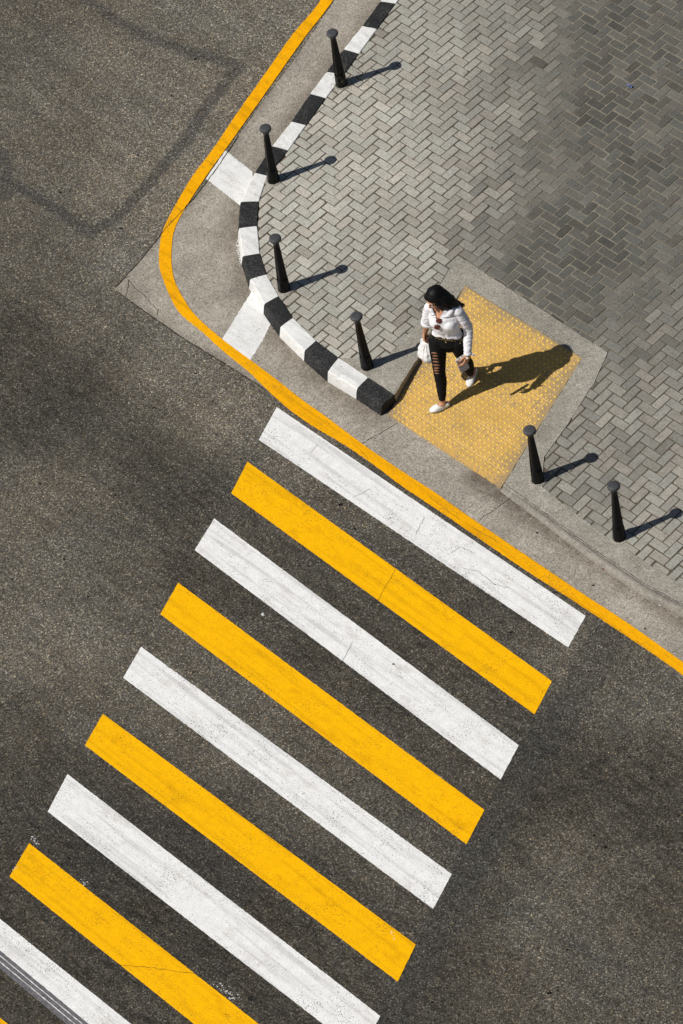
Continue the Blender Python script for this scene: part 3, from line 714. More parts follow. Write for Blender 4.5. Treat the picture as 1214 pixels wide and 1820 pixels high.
#@@WOMAN
# ------------------------------------------------------------------ the woman
ZB = ats(790, 705).z + .004                           # where she stands on the mat
def PW(px, py, h): return at(px, py, ZB+h)
FW = V((-.42, -.907, 0)).normalized(); LF = V((-FW.y, FW.x, 0))   # the way she faces, her left
ZU = V((0, 0, 1))
def ztube(bm, pts, rad, n=16, ax=None, k=4, cap=True):
    "closed tube through pts; rad = radius or (side, depth); ax = direction of the side radius"
    pts = [V(p) for p in pts]; rad = [(r, r) if not isinstance(r, (tuple, list)) else r for r in rad]
    P = catmull(pts, k); Rr = catmull([V((a_, b_, 0)) for a_, b_ in rad], k)
    rings = []
    def ring(c, t, ra, rb):
        x = (ax - t*ax.dot(t)) if ax is not None else t.orthogonal()
        if ax is None:
            ref = V((.31, .52, .79)); x = ref-t*ref.dot(t)
        x.normalize(); y = t.cross(x)
        rings.append([bm.verts.new(c+x*ra*math.cos(q*math.tau/n)+y*rb*math.sin(q*math.tau/n)) for q in range(n)])
    T = [(P[min(i+1, len(P)-1)]-P[max(i-1, 0)]).normalized() for i in range(len(P))]
    if cap:
        r0 = min(Rr[0].x, Rr[0].y)
        for a_ in (80, 50, 25): ring(P[0]-T[0]*r0*.9*math.sin(math.radians(a_)), T[0], Rr[0].x*math.cos(math.radians(a_)), Rr[0].y*math.cos(math.radians(a_)))
    for c, t, r in zip(P, T, Rr): ring(c, t, r.x, r.y)
    if cap:
        r1 = min(Rr[-1].x, Rr[-1].y)
        for a_ in (25, 50, 80): ring(P[-1]+T[-1]*r1*.9*math.sin(math.radians(a_)), T[-1], Rr[-1].x*math.cos(math.radians(a_)), Rr[-1].y*math.cos(math.radians(a_)))
    for a_, b_ in zip(rings[:-1], rings[1:]):
        for q in range(n): bm.faces.new((a_[q], b_[q], b_[(q+1) % n], a_[(q+1) % n]))
    bm.faces.new(rings[0]); bm.faces.new(rings[-1][::-1])
    return rings
def ellipsoid(bm, c, ax, r, n=18):
    "ax: three directions, r: three radii"
    M = Matrix([ax[i]*r[i] for i in range(3)]).transposed().to_4x4(); M.translation = c
    bmesh.ops.create_uvsphere(bm, u_segments=n, v_segments=n//2+3, radius=1, matrix=M)
def remesh(name, bm, vox, smooth=2, mat=None, parent=None):
    bmesh.ops.recalc_face_normals(bm, faces=bm.faces)
    me = bpy.data.meshes.new(name+'_src'); bm.to_mesh(me); bm.free()
    o = bpy.data.objects.new(name+'_src', me); COL.objects.link(o)
    md = o.modifiers.new('r', 'REMESH'); md.mode = 'VOXEL'; md.voxel_size = vox
    if smooth:
        sm_ = o.modifiers.new('s', 'SMOOTH'); sm_.iterations = smooth; sm_.factor = .5
    dg = bpy.context.evaluated_depsgraph_get(); dg.update()
    me2 = bpy.data.meshes.new_from_object(o.evaluated_get(dg)); me2.name = name
    bpy.data.objects.remove(o); bpy.data.meshes.remove(me)
    me2.shade_smooth(); me2.materials.clear()
    return link(name, me2, mat, parent)
SKIN = flat('skin', (.56, .285, .165), .5, .35, .06, 40)
SHIRT = M_('white_cotton', .85, .2); SHIRT.b.inputs['Subsurface Weight'].default_value = 0
SHIRT.col(SHIRT.ramp(SHIRT.noise(30, 3), (.3, (.76, .755, .80)), (.7, (.83, .825, .86)))).bump(SHIRT.noise(45, 3, .6), .25, .006); SHIRT = SHIRT.m
JEAN = M_('black_denim', .9, .15); JEAN.col(JEAN.ramp(JEAN.noise(70, 4), (.3, (.0055, .0055, .006)), (.75, (.012, .012, .013)))).bump(JEAN.noise(120, 2), .2, .003); JEAN = JEAN.m
HAIR = M_('black_hair', .5, .22)
HAIR.col(HAIR.ramp(HAIR.noise(60, 3), (.3, (.002, .002, .0022)), (.7, (.006, .0055, .0055)))); HAIR = HAIR.m
SHOE = flat('white_canvas_shoe', (.80, .80, .79), .7, .3, .05, 90)
SOLE = flat('grey_rubber_sole', (.42, .43, .45), .75, .3, .1, 60)
GOLD = flat('gold_metal', (.70, .52, .22), .35, .5, .1, 80, 1)
NAIL = flat('pink_nail_varnish', (.62, .05, .08), .3, .5, .05)
# joints
rhip, lhip = PW(777.5, 605.5, .88), PW(813, 606.5, .88)
hipc = (rhip+lhip)/2
rkne, rank = PW(781, 662, .46), PW(786.5, 712, .085)
lkne, lank = V((lhip.x+.055, lhip.y+.075, ZB+.475)), PW(836.5, 664, .135)
rsh, lsh = PW(764, 545, 1.32), PW(815, 553, 1.32)
shc = (rsh+lsh)/2
relb, rwri = PW(758.5, 575, 1.06), PW(755.8, 591, .875)
lelb, lwri = PW(832, 586, 1.05), PW(831.5, 629, .845)
waist = (hipc*.45+shc*.55); waist.z = ZB+1.035
chest = hipc*.22+shc*.78; chest.z = ZB+1.20
TL = (lsh-rsh); TL.z = 0; TL.normalize(); TF = V((TL.y, -TL.x, 0))
if TF.dot(FW) < 0: TF = -TF
HL = (lhip-rhip); HL.z = 0; HL.normalize(); HF = V((HL.y, -HL.x, 0))
if HF.dot(FW) < 0: HF = -HF
ML = (TL+HL).normalized()
neckb = shc+V((0, 0, .035))+TF*.005
headc = PW(774, 529, 1.49)
FD = V((-.80, -.60, -.30)).normalized()               # where the face looks
FS = FD.cross(ZU).normalized(); FU = FS.cross(FD).normalized()
def torso(bm, g, top=True, low=True):
    P = [hipc+V((0, 0, .03)), hipc+V((0, 0, .05))-HF*.01, hipc*.6+waist*.4+V((0, 0, .0)), waist, waist*.45+chest*.55+TF*.012, chest+TF*.012, shc-V((0, 0, .045)), shc+V((0, 0, .012))]
    Rr = [(.10, .08), (.155, .105), (.150, .102), (.128, .088), (.137, .096), (.150, .102), (.148, .082), (.085, .056)]
    if not low: P, Rr = P[2:], Rr[2:]
    ztube(bm, P, [(a_+g, b_+g) for a_, b_ in Rr], 28, ML, 5)
    for s in (-1, 1):                                 # bust
        ellipsoid(bm, chest+TF*.074+TL*s*.066+V((0, 0, -.012)), (TL, TF, ZU), (.062+g, .052+g, .060+g))
    ztube(bm, [rsh-TL*.0, shc+V((0, 0, .014)), lsh], [(.045+g, .042+g), (.056+g, .052+g), (.045+g, .042+g)], 18, TF)
def leg(bm, hip, kne, ank, g, hem=None):
    mid = hip*.5+kne*.5; calf = kne*.68+ank*.32
    fwd = FW
    ztube(bm, [hip+V((0, 0, .03)), hip*.8+kne*.2, mid, kne*.85+hip*.15, kne, calf-fwd*.018, kne*.3+ank*.7-fwd*.006, ank if hem is None else hem], [(.082+g, .095+g), (.082+g, .092+g), (.072+g, .080+g), (.058+g, .062+g), (.054+g, .056+g), (.052+g, .056+g), (.040+g, .043+g), (.032+g, .036+g)], 20, HL, 5)
# ---- hands
def hand(bm, wrist, dr, pn, size, thumb_side, curls, tc, nails=None, spread=.0195):
    "dr: direction of the knuckles, pn: the way the palm faces, thumb_side: direction of the thumb edge"
    dr = dr.normalized(); pn = (pn-dr*pn.dot(dr)).normalized(); sd = (thumb_side-dr*thumb_side.dot(dr)-pn*thumb_side.dot(pn)).normalized()
    s = size
    ztube(bm, [wrist-dr*.02, wrist+dr*.02*s, wrist+dr*.05*s, wrist+dr*.082*s], [(.024*s, .019*s), (.031*s, .0175*s), (.038*s, .016*s), (.037*s, .0125*s)], 18, sd, 4)
    tips = []
    for i, (ln, cu) in enumerate(zip((.072, .080, .074, .058), curls)):
        off = (1.5-i)*spread*s
        p = wrist+dr*(.080-.004*abs(i-1.2))*s+sd*off
        d = (dr+sd*(1.5-i)*.05).normalized(); pts = [p-d*.012, p]; ang = 0
        for k, f in enumerate((.44, .31, .25)):
            ang += cu*(.8, 1.15, .8)[k]
            e = d*math.cos(ang)+pn*math.sin(ang); p = p+e*ln*f*s; pts.append(p)
        ztube(bm, pts, [.0088*s, .0088*s, .0080*s, .0074*s, .0062*s], 10, None, 4); tips.append((pts[-1], e, pn))
    p = wrist+dr*.024*s+sd*.026*s
    d1 = (dr*.62+sd*.62+pn*.45).normalized(); d2 = (dr*.85+sd*(.25-.3*tc)+pn*(.35+.5*tc)).normalized(); d3 = (dr*.8-sd*.35*tc+pn*(.3+.6*tc)).normalized()
    pts = [p-d1*.012, p+d1*.034*s, p+d1*.034*s+d2*.031*s, p+d1*.034*s+d2*.031*s+d3*.025*s]
    ztube(bm, pts, [.0135*s, .0115*s, .0098*s, .0076*s], 10, None, 4); tips.append((pts[-1], d3, pn))
    return tips
# ---- body: one continuous skin
bm = bmesh.new()
torso(bm, -.004)
leg(bm, rhip, rkne, rank, -.004); leg(bm, lhip, lkne, lank, -.004)
ztube(bm, [shc-V((0, 0, .02)), neckb, neckb*.4+headc*.6-FD*.03], [(.058, .052), (.047, .047), (.046, .048)], 18, TL)
ellipsoid(bm, headc+FU*.022-FD*.008, (FS, FD, FU), (.073, .092, .088), 24)               # skull
ellipsoid(bm, headc-FU*.035+FD*.030, (FS, FD, FU), (.058, .058, .070), 20)               # face
ellipsoid(bm, headc-FU*.088+FD*.052, (FS, FD, FU), (.026, .026, .020), 14)               # chin
ztube(bm, [headc+FU*.004+FD*.088, headc-FU*.022+FD*.100, headc-FU*.034+FD*.104], [.008, .011, .012], 10, FS)   # nose
ellipsoid(bm, headc+FU*.018+FD*.082, (FS, FD, FU), (.045, .012, .010), 14)               # brow
for s in (-1, 1):
    ellipsoid(bm, headc-FU*.02+FD*.066+FS*s*.032, (FS, FD, FU), (.024, .020, .022), 14)  # cheeks
    ellipsoid(bm, headc-FU*.012-FD*.012+FS*s*.074, (FS, FD, FU), (.010, .018, .030), 12) # ears
ztube(bm, [rsh, rsh*.5+relb*.5-TL*.008, relb, relb*.6+rwri*.4, rwri], [.046, .041, .036, .033, .0235], 16)
ztube(bm, [lsh, lsh*.5+lelb*.5+TL*.008, lelb, lelb*.6+lwri*.4, lwri], [.046, .041, .036, .033, .0235], 16)
rdir = (rwri-relb).normalized()*.55+V((-.10, -.05, -.83))
rtips = hand(bm, rwri, rdir, TL*.9+FW*.2, 1.0, FW, (1.25, 1.3, 1.3, 1.35), .8)
ldir = (PW(825.5, 656, .715)-lwri)
lpn = V((-.62, .30, -.35))
ltips = hand(bm, lwri, ldir, lpn, 1.0, V((-.45, -.75, .2)), (.42, .45, .5, .55), .55)
# feet
rtoe, rheel = PW(764.5, 729, .022), PW(796, 717.5, .03)
ltoe, lheel = PW(832.5, 685, .020), PW(845, 653.5, .115)
def foot(bm, toe, heel, ank, g=0):
    ztube(bm, [heel*.9+toe*.1+V((0, 0, .006)), heel*.64+toe*.36+V((0, 0, .014)), heel*.38+toe*.62+V((0, 0, .002)), toe*.80+heel*.20-V((0, 0, .004))], [(.025+g, .026+g), (.028+g, .030+g), (.030+g, .016+g), (.022+g, .009+g)], 16, (toe-heel).cross(ZU).normalized(), 5)
    ztube(bm, [ank+V((0, 0, .03)), ank, heel*.74+toe*.26+V((0, 0, .02))], [.034+g, .032+g, .028+g], 14)
foot(bm, rtoe, rheel, rank); foot(bm, ltoe, lheel, lank)
PERSON = empty('person', ats(795, 705))
tag(PERSON, 'woman with long black hair in white shirt and ripped black jeans walking on yellow mat', 'person')
PLOC = V(PERSON.location)
def done(o, parent=PERSON, loc=PLOC):
    o.data.transform(Matrix.Translation(-loc)); o.parent = parent; return o
def ground_clip(o, lift=.001):
    for v_ in o.data.vertices:
        z = zs(v_.co.x, v_.co.y)+.004+lift
        if v_.co.z < z: v_.co.z = z
body = remesh('body', bm, .0034, 2, SKIN); ground_clip(body, .004)
# ---- jeans
bm = bmesh.new()
g = .006
P = [hipc+V((0, 0, -.055)), hipc-HF*.012, hipc*.60+waist*.40, hipc*.12+waist*.88]
ellipsoid(bm, hipc+V((0, 0, -.075))-HF*.012, (HL, HF, ZU), (.085, .082, .070))
ztube(bm, P, [(.120, .09), (.166, .118), (.152, .106), (.128, .088)], 28, ML, 5, False)
for hip, s in ((rhip, -1), (lhip, 1)): ellipsoid(bm, hip-HF*.065+HL*s*-.008+V((0, 0, .01)), (HL, HF, ZU), (.085, .072, .09))
rhem, lhem = rank*.90+rkne*.10, lank*.88+lkne*.12
leg(bm, rhip, rkne, rank, g, rhem); leg(bm, lhip, lkne, lank, g, lhem)
jeans = remesh('jeans', bm, .0045, 2, JEAN)
rips = [(763.5+7.5, 627.0, 6.5), (764.5+8, 632.0, 6), (765+8, 637.2, 6.5), (765+9, 642.6, 7.5), (766+9.5, 648.6, 9.5), (767+8.5, 653.8, 7.2), (767.5+7.5, 658.5, 6), (769.5+6, 663.0, 4.8)]
bm = bmesh.new(); bm.from_mesh(jeans.data); bm.normal_update()
kill = []
for f in bm.faces:
    c = f.calc_center_median()
    if not (ZB+.30 < c.z < ZB+.85) or f.normal.dot(-fw) < .1: continue
    x, y = pix(c)
    for rx, ry, hw in rips:
        t = (x-rx)/hw
        if abs(t) < 1 and abs(y-ry-.6*t) < 1.35*math.sqrt(1-t*t)+.25*noise.noise(c*90): kill.append(f); break
bmesh.ops.delete(bm, geom=kill, context='FACES')
# open leg ends
bmesh.ops.delete(bm, geom=[f for f in bm.faces if f.calc_center_median().z < ZB+.22 and ((f.calc_center_median()-rhem).length < .05 and (f.calc_center_median()-rhem).dot((rank-rkne).normalized()) > .012 or (f.calc_center_median()-lhem).length < .05 and (f.calc_center_median()-lhem).dot((lank-lkne).normalized()) > .012)], context='FACES')
for v_ in bm.verts:                                   # creases behind the knee and at the ankle
    c = v_.co
    a_ = .0022*math.sin(c.z*95+noise.noise(c*14)*5)*(1 if c.z < ZB+.60 else .5)
    v_.co += v_.normal*a_
bm.to_mesh(jeans.data); bm.free()
# ---- shirt
bm = bmesh.new()
torso(bm, .010, low=False)
ztube(bm, [rsh, rsh*.5+relb*.5-TL*.006, relb*.92+rsh*.08], [.054, .055, .054], 18)
ztube(bm, [lsh, lsh*.5+lelb*.5+TL*.008, lelb, lelb*.5+lwri*.5, lwri*.96+lelb*.04], [.050, .053, .049, .044, .038], 18)
shirt = remesh('shirt', bm, .004, 3, SHIRT)
vtop = shc+V((0, 0, .06)); 
vpt = PW(781.3, 562.5, 1.25)
bm = bmesh.new(); bm.from_mesh(shirt.data); bm.normal_update()
for v_ in bm.verts:
    c = v_.co; dl = min(1, max(0, (c-shc).dot(TL)/.14-.75)) if (c-shc).dot(TL) > 0 else min(1, max(0, -(c-shc).dot(TL)/.14-.8))
    ax_ = (lwri-lsh).normalized(); s = (c-lsh).dot(ax_)
    w1 = math.sin(s*150+noise.noise(c*16)*7)*.0019*dl
    w2 = noise.noise(V((c.x*14, c.y*14, c.z*26)))*.004+noise.noise(V((c.x*34, c.y*34, c.z*22)))*.002
    low_ = min(1, max(0, (ZB+1.16-c.z)/.12)); w3 = math.sin((c-shc).dot(TL)*70+c.z*60+noise.noise(c*9)*4)*.0035*low_*(1-dl)
    v_.co += v_.normal*(w1+w2+w3)
kill = []
for f in bm.faces:
    c = f.calc_center_median(); a_ = (c-vpt).dot(TL); h = c.z-vpt.z; fr = (c-shc).dot(TF)
    if h > 0 and fr > -.005 and abs(a_) < .004+h*.50+.0*h and abs(a_) < .062: kill.append(f)
    elif c.z < ZB+.955+.058*max(-.3, min(1, (c-(hipc*.4+waist*.6)).dot(HF)/.09))+.016*max(-1, min(1, -(c-hipc).dot(HL)/.12))+.006*math.sin(c.x*60) and abs((c-hipc).dot(HL)) < .2 and (c-lwri).length > .10 and (c-lelb).length > .10 and abs((c-(lelb+lwri)/2).length) > .085 and abs((c-(lelb*.25+lwri*.75)).length) > .07: kill.append(f)
    elif (c-rsh).length > .15 and (c-(relb*.92+rsh*.08)).dot((relb-rsh).normalized()) > .02 and (c-relb).length < .09: kill.append(f)
    elif (c-lwri).dot((lwri-lelb).normalized()) > .004 and (c-lwri).length < .07: kill.append(f)
bmesh.ops.delete(bm, geom=kill, context='FACES')
bm.to_mesh(shirt.data); bm.free()
bvh = BVHTree.FromPolygons([v_.co for v_ in shirt.data.vertices], [p.vertices for p in shirt.data.polygons])
bvb = BVHTree.FromPolygons([v_.co for v_ in body.data.vertices], [p.vertices for p in body.data.polygons])
def on_shirt(p):
    q = bvh.find_nearest(p); return q[0], q[1]
bm = bmesh.new()                                      # collar: two turned-down flaps meeting in the V, standing round the nape
for s in (-1, 1):
    L = [shc-TF*.062+V((0, 0, .060))+TL*s*.012, shc-TF*.030+TL*s*.062+V((0, 0, .058)), shc+TF*.035+TL*s*.060+V((0, 0, .030)), shc*.35+vpt*.65+TL*s*.032+V((0, 0, .012)), vpt+TL*s*.010+V((0, 0, .012))]
    L = catmull(L, 6); prev = None
    for i, p in enumerate(L):
        t = i/(len(L)-1); w = .030+.016*math.sin(t*math.pi)*(1 if t < .7 else .8); w *= (1 if t < .86 else max(.25, (1-t)/.14))
        q, nr, *_ = bvh.find_nearest(p); p2 = q+nr*.008 if t > .35 else p
        o2 = p2+TL*s*w*.95-V((0, 0, w*.65)) if t > .3 else p2-V((0, 0, w))+TL*s*.012-TF*.012*(1-t)
        q2, n2, *_ = bvh.find_nearest(o2); o2 = q2+n2*.009
        md = (p2+o2)/2+V((0, 0, .006))+n2*.004
        ring = [bm.verts.new(p2), bm.verts.new(md), bm.verts.new(o2)]
        if prev: bm.faces.new((prev[0], ring[0], ring[1], prev[1])); bm.faces.new((prev[1], ring[1], ring[2], prev[2]))
        prev = ring
bmesh.ops.recalc_face_normals(bm, faces=bm.faces)
bmesh.ops.solidify(bm, geom=bm.faces[:], thickness=.0035)
collar = bm_obj('collar', bm, SHIRT, smooth=True)
bm = bmesh.new()                                      # breast pocket flap, cuffs
ztube(bm, [lwri*.93+lelb*.07, lwri*1.04-lelb*.04], [.041, .041], 18, None, 3, False)
cuff = bm_obj('cuff', bm, SHIRT, smooth=True)
bm = bmesh.new(); c0 = relb*.90+rsh*.10; ztube(bm, [c0, relb*1.0], [.062, .061], 18, None, 3, False)
cuff2 = bm_obj('cuff', bm, SHIRT, smooth=True)
bm = bmesh.new(); tb = lwri+TL*.040; ztube(bm, [tb, tb+TL*.018+FW*.004, tb+TL*.032-V((0, 0, .004))], [(.011, .005), (.013, .006), (.008, .004)], 10, ZU)
tabm = bm_obj('cuff_tab', bm, flat('blue_grey_cotton', (.38, .40, .62), .8, .2), smooth=True)
bm = bmesh.new()
for k in range(4):
    p = vpt-V((0, 0, .05+.045*k)); q, nr = on_shirt(p+TF*.1)
    ellipsoid(bm, q+nr*.002, (TL, ZU, TF), (.005, .005, .002), 10)
btn = bm_obj('button', bm, flat('shell_button', (.62, .60, .58), .3, .5), smooth=True); tag(btn, kind='stuff')
# ---- belt
bj = BVHTree.FromPolygons([v_.co for v_ in jeans.data.vertices], [p.vertices for p in jeans.data.polygons])
wc = hipc*.45+waist*.55; wc.z = ZB+.952; n = 60; MX = ML.cross(ZU)
def round_waist(th, dz):
    d = ML*math.cos(th)+MX*math.sin(th); c = wc+V((0, 0, dz+.052*max(-.3, d.dot(HF))+.012*d.dot(-HL)))
    h_ = bj.ray_cast(c+d*.30, -d)
    return (h_[0] if h_[0] is not None else c+d*.15), d
bm = bmesh.new(); Rg = []
for dz, gr in ((-.014, .001), (-.014, .0055), (.014, .0055), (.014, .001)):
    row = []
    for q in range(n):
        c, d = round_waist(q*math.tau/n, dz); row.append(bm.verts.new(c+d*gr))
    Rg.append(row)
for a_, b_ in zip(Rg, Rg[1:]+Rg[:1]):
    for q in range(n): bm.faces.new((a_[q], a_[(q+1) % n], b_[(q+1) % n], b_[q]))
belt = bm_obj('belt', bm, JEAN)
bm = bmesh.new()
for q in range(46):
    for dz in (-.007, .007):
        c, d = round_waist(q*math.tau/46, dz); ellipsoid(bm, c+d*.0055, (ML, MX, ZU), (.0036, .0036, .0036), 8)
studs = bm_obj('belt_stud', bm, GOLD, smooth=True); tag(studs, kind='stuff')
bm = bmesh.new()
for px_, py_ in ((771.6, 600.2), (818, 610), (790, 604), (791.5, 606.5), (793, 609)):
    r_ = V((at(px_, py_, 0)-CP)).normalized()
    h_ = bj.ray_cast(CP, r_)
    if h_[0]: ellipsoid(bm, h_[0], (ML, ML.cross(ZU), ZU), (.005, .005, .005), 8)
rv = bm_obj('stud', bm, GOLD, smooth=True); tag(rv, kind='stuff')
# ---- shoes
def shoe(toe, heel, ank, name='shoe'):
    ax_ = (toe-heel).normalized(); sd_ = ax_.cross(ZU).normalized(); upv = sd_.cross(ax_).normalized()
    if upv.z < 0: upv = -upv
    L = (toe-heel).length; h0 = heel-ax_*.010; Lt = L+.018
    bm = bmesh.new()
    ztube(bm, [h0+ax_*.016+upv*.026, h0+ax_*Lt*.30+upv*.026, h0+ax_*Lt*.52+upv*.026, h0+ax_*Lt*.74+upv*.019, h0+ax_*Lt*.93+upv*.010], [(.029, .031), (.032, .034), (.037, .033), (.041, .026), (.027, .017)], 20, sd_, 6)
    sh_ = remesh(name, bm, .0035, 2, SHOE)
    b2 = bmesh.new(); b2.from_mesh(sh_.data); b2.normal_update()
    for v_ in b2.verts:
        h = (v_.co-h0).dot(upv)
        if h < .004: v_.co += upv*(.004-h)
    kill = []
    for f in b2.faces:
        c = f.calc_center_median()-h0; t = c.dot(ax_)/Lt; a_ = abs(c.dot(sd_)); h = c.dot(upv)
        if .08 < t < .56 and h > .038 and a_ < .030*math.sqrt(max(0, 1-((t-.32)/.24)**2)): kill.append(f)
    bmesh.ops.delete(b2, geom=kill, context='FACES'); b2.to_mesh(sh_.data); b2.free()
    bs = bmesh.new(); n = 40; Rg = []
    for dz, gr in ((-.006, -.004), (-.004, .001), (.012, .002), (.014, -.003)):
        row = []
        for q in range(n):
            th = q*math.tau/n; t = .5-.5*math.cos(th); w = (.032+.010*math.sin(max(0, (t-.25)/.75)*math.pi))*abs(math.sin(th))**.55*(1 if math.sin(th) > 0 else -1)
            w *= (1 if t < .8 else 1-.25*((t-.8)/.2))
            row.append(bs.verts.new(h0+ax_*(Lt*t+gr*(1 if t > .5 else -1))+sd_*(w+gr*(1 if w > 0 else -1))+upv*(dz+.003)))
        Rg.append(row)
    for a_, b_ in zip(Rg[:-1], Rg[1:]):
        for q in range(n): bs.faces.new((a_[q], a_[(q+1) % n], b_[(q+1) % n], b_[q]))
    bs.faces.new(Rg[0][::-1]); bs.faces.new(Rg[-1])
    so_ = bm_obj('sole', bs, SOLE, smooth=False)
    ground_clip(sh_, .006); ground_clip(so_, .0015)
    return sh_, so_
s1, so1 = shoe(rtoe-V((0, 0, .022)), rheel-V((0, 0, .024)), rank)
s2, so2 = shoe(ltoe-V((0, 0, .018)), lheel-V((0, 0, .030)), lank)
for s_, so_ in ((s1, so1), (s2, so2)):
    done(s_); done(so_, s_)
for o in (body, jeans, shirt, belt): done(o)
for o in (collar, cuff, cuff2, tabm, btn): done(o, shirt)
done(studs, belt); done(rv, jeans)
# ---- face details
bm = bmesh.new(); ztube(bm, [headc-FU*.060+FD*.085-FS*.020, headc-FU*.058+FD*.094, headc-FU*.060+FD*.085+FS*.020], [(.004, .003), (.008, .006), (.004, .003)], 10, FU)
done(bm_obj('lips', bm, flat('lip_colour', (.36, .10, .09), .4, .4), smooth=True), body)
for s in (-1, 1):
    bm = bmesh.new(); ellipsoid(bm, headc+FU*.001+FD*.082+FS*s*.030, (FS, FD, FU), (.013, .007, .006), 14)
    e = done(bm_obj('eye', bm, flat('eye_white', (.7, .68, .65), .2, .5, .02), smooth=True), body)
    bm = bmesh.new(); ztube(bm, [headc+FU*.017+FD*.086+FS*s*.014, headc+FU*.021+FD*.088+FS*s*.030, headc+FU*.016+FD*.078+FS*s*.047], [.003, .0035, .002], 8)
    done(bm_obj('eyebrow', bm, HAIR), body)
bm = bmesh.new()
for tp, e, pn in rtips+ltips:
    sd_ = e.cross(pn).normalized(); nn = sd_.cross(e); nn = -nn if nn.dot(pn) > 0 else nn
    ellipsoid(bm, tp+nn*.0048+e*.004, (e, sd_, nn), (.0085, .0052, .0026), 8)
done(tag(bm_obj('fingernail', bm, NAIL, smooth=True), kind='stuff'), body)
# ---- hair
bm = bmesh.new()
ellipsoid(bm, headc+FU*.030-FD*.016, (FS, FD, FU), (.092, .106, .098), 26)
nape = headc-FD*.075-FU*.030
hend = PW(819, 542.5, 1.27)
hside = (hend-headc); hside.z = 0; hside.normalize()
ztube(bm, [headc+FU*.012-FD*.02, PW(789, 533, 1.46), PW(800, 539, 1.40), PW(810, 542.5, 1.335), hend], [(.100, .090), (.094, .088), (.072, .062), (.048, .040), (.012, .010)], 20, R_, 6)
ztube(bm, [headc+FU*.05+FD*.045+FS*.02, headc-FU*.02+FD*.035+FS*.085, PW(786, 547, 1.37), PW(803, 548.5, 1.33)], [(.030, .028), (.034, .030), (.030, .028), (.016, .014)], 12, None, 5)
ztube(bm, [headc+FU*.06+FD*.055-FS*.02, headc+FU*.0+FD*.035-FS*.082, headc-FU*.05-FD*.02-FS*.075], [(.026, .024), (.030, .026), (.022, .02)], 12, None, 5)
hair = remesh('hair', bm, .006, 2, HAIR)
b2 = bmesh.new(); b2.from_mesh(hair.data); b2.normal_update()
dv = (hend-headc).normalized()
for v_ in b2.verts:
    c = v_.co; s = c-headc; perp = s-dv*s.dot(dv); a_ = math.atan2(perp.dot(dv.cross(ZU)), perp.dot(ZU))
    v_.co += v_.normal*(noise.noise(V((a_*9, s.dot(dv)*5, 3)))*.005+noise.noise(V((a_*24, s.dot(dv)*7, 8)))*.0025)
# the face stays open
kill = []
for f in b2.faces:
    c = f.calc_center_median()-headc
    if c.dot(FD) > .045 and c.dot(FU) < .048 and abs(c.dot(FS)) < .066 and f.normal.dot(FD) > -.2: kill.append(f)
bmesh.ops.delete(b2, geom=kill, context='FACES'); b2.to_mesh(hair.data); b2.free()
bvr = BVHTree.FromPolygons([v_.co for v_ in hair.data.vertices], [p.vertices for p in hair.data.polygons])
bm = bmesh.new(); rs = random.Random(3)
for k in range(240):                                  # loose strands along the swept hair
    a_ = rs.uniform(0, math.tau); fly = rs.random()
    p0 = headc+FU*.08+FS*.10*math.cos(a_)*.8+FD*.09*math.sin(a_)*.6-FD*.02
    pts = []
    for t in (.12, .35, .6, .85, 1.05+.22*rs.random()):
        c = headc.lerp(hend, t) if t <= 1 else hend+(hend-PW(810, 542.5, 1.335))*(t-1)*2.4
        rad = .094*(1-t*.80) if t < 1 else .012
        side_ = dv.cross(ZU).normalized(); upx = side_.cross(dv)
        q = c+(side_*math.cos(a_)+upx*math.sin(a_))*rad
        if t < .9:
            h_ = bvr.find_nearest(q); q = h_[0]+h_[1]*(.0035+(.006*t if fly > .85 else 0))
        q += V((rs.gauss(0, .004), rs.gauss(0, .004), rs.gauss(0, .003)))*(.3+t)
        pts.append(q)
    ztube(bm, pts, [.0006, .0028, .0028, .002, .0008], 5, None, 4, False)
for px0, py0, px1, py1 in ((768, 513, 758, 506), (772, 511, 763, 502), (764, 517, 757, 512)):
    a0 = PW(px0, py0, 1.58); a1 = PW(px1, py1, 1.60)
    ztube(bm, [a0, a0.lerp(a1, .5)+V((0, 0, .012)), a1], [.0016, .0013, .0008], 5, None, 5, False)
strands = bm_obj('strands', bm, HAIR, smooth=True); tag(strands, kind='stuff')
done(hair); done(strands, hair)
# ---- wrist watch
bm = bmesh.new(); wd = (ldir).normalized(); wp = lwri+wd*.030; xx = wd.orthogonal().normalized(); yy = wd.cross(xx); n = 28; Rg = []
for r_, s in ((.029, -.008), (.032, -.008), (.032, .008), (.029, .008)):
    Rg.append([bm.verts.new(wp+wd*s+(xx*math.cos(q*math.tau/n)*1.12+yy*math.sin(q*math.tau/n))*r_) for q in range(n)])
for a_, b_ in zip(Rg, Rg[1:]+Rg[:1]):
    for q in range(n): bm.faces.new((a_[q], a_[(q+1) % n], b_[(q+1) % n], b_[q]))
watch = done(bm_obj('wrist_watch', bm, GOLD, smooth=True))
bm = bmesh.new(); wn = (CP-wp).normalized(); wn = (wn-wd*wn.dot(wd)).normalized(); ztube(bm, [wp+wn*.030, wp+wn*.041], [.017, .016], 18, None, 2, False)
done(bm_obj('watch_case', bm, GOLD), watch)
bm = bmesh.new(); ztube(bm, [wp+wn*.0395, wp+wn*.0422], [.0125, .0125], 16, None, 2, False)
done(bm_obj('dial', bm, flat('pale_dial', (.80, .76, .62), .25, .5, .05)), watch)
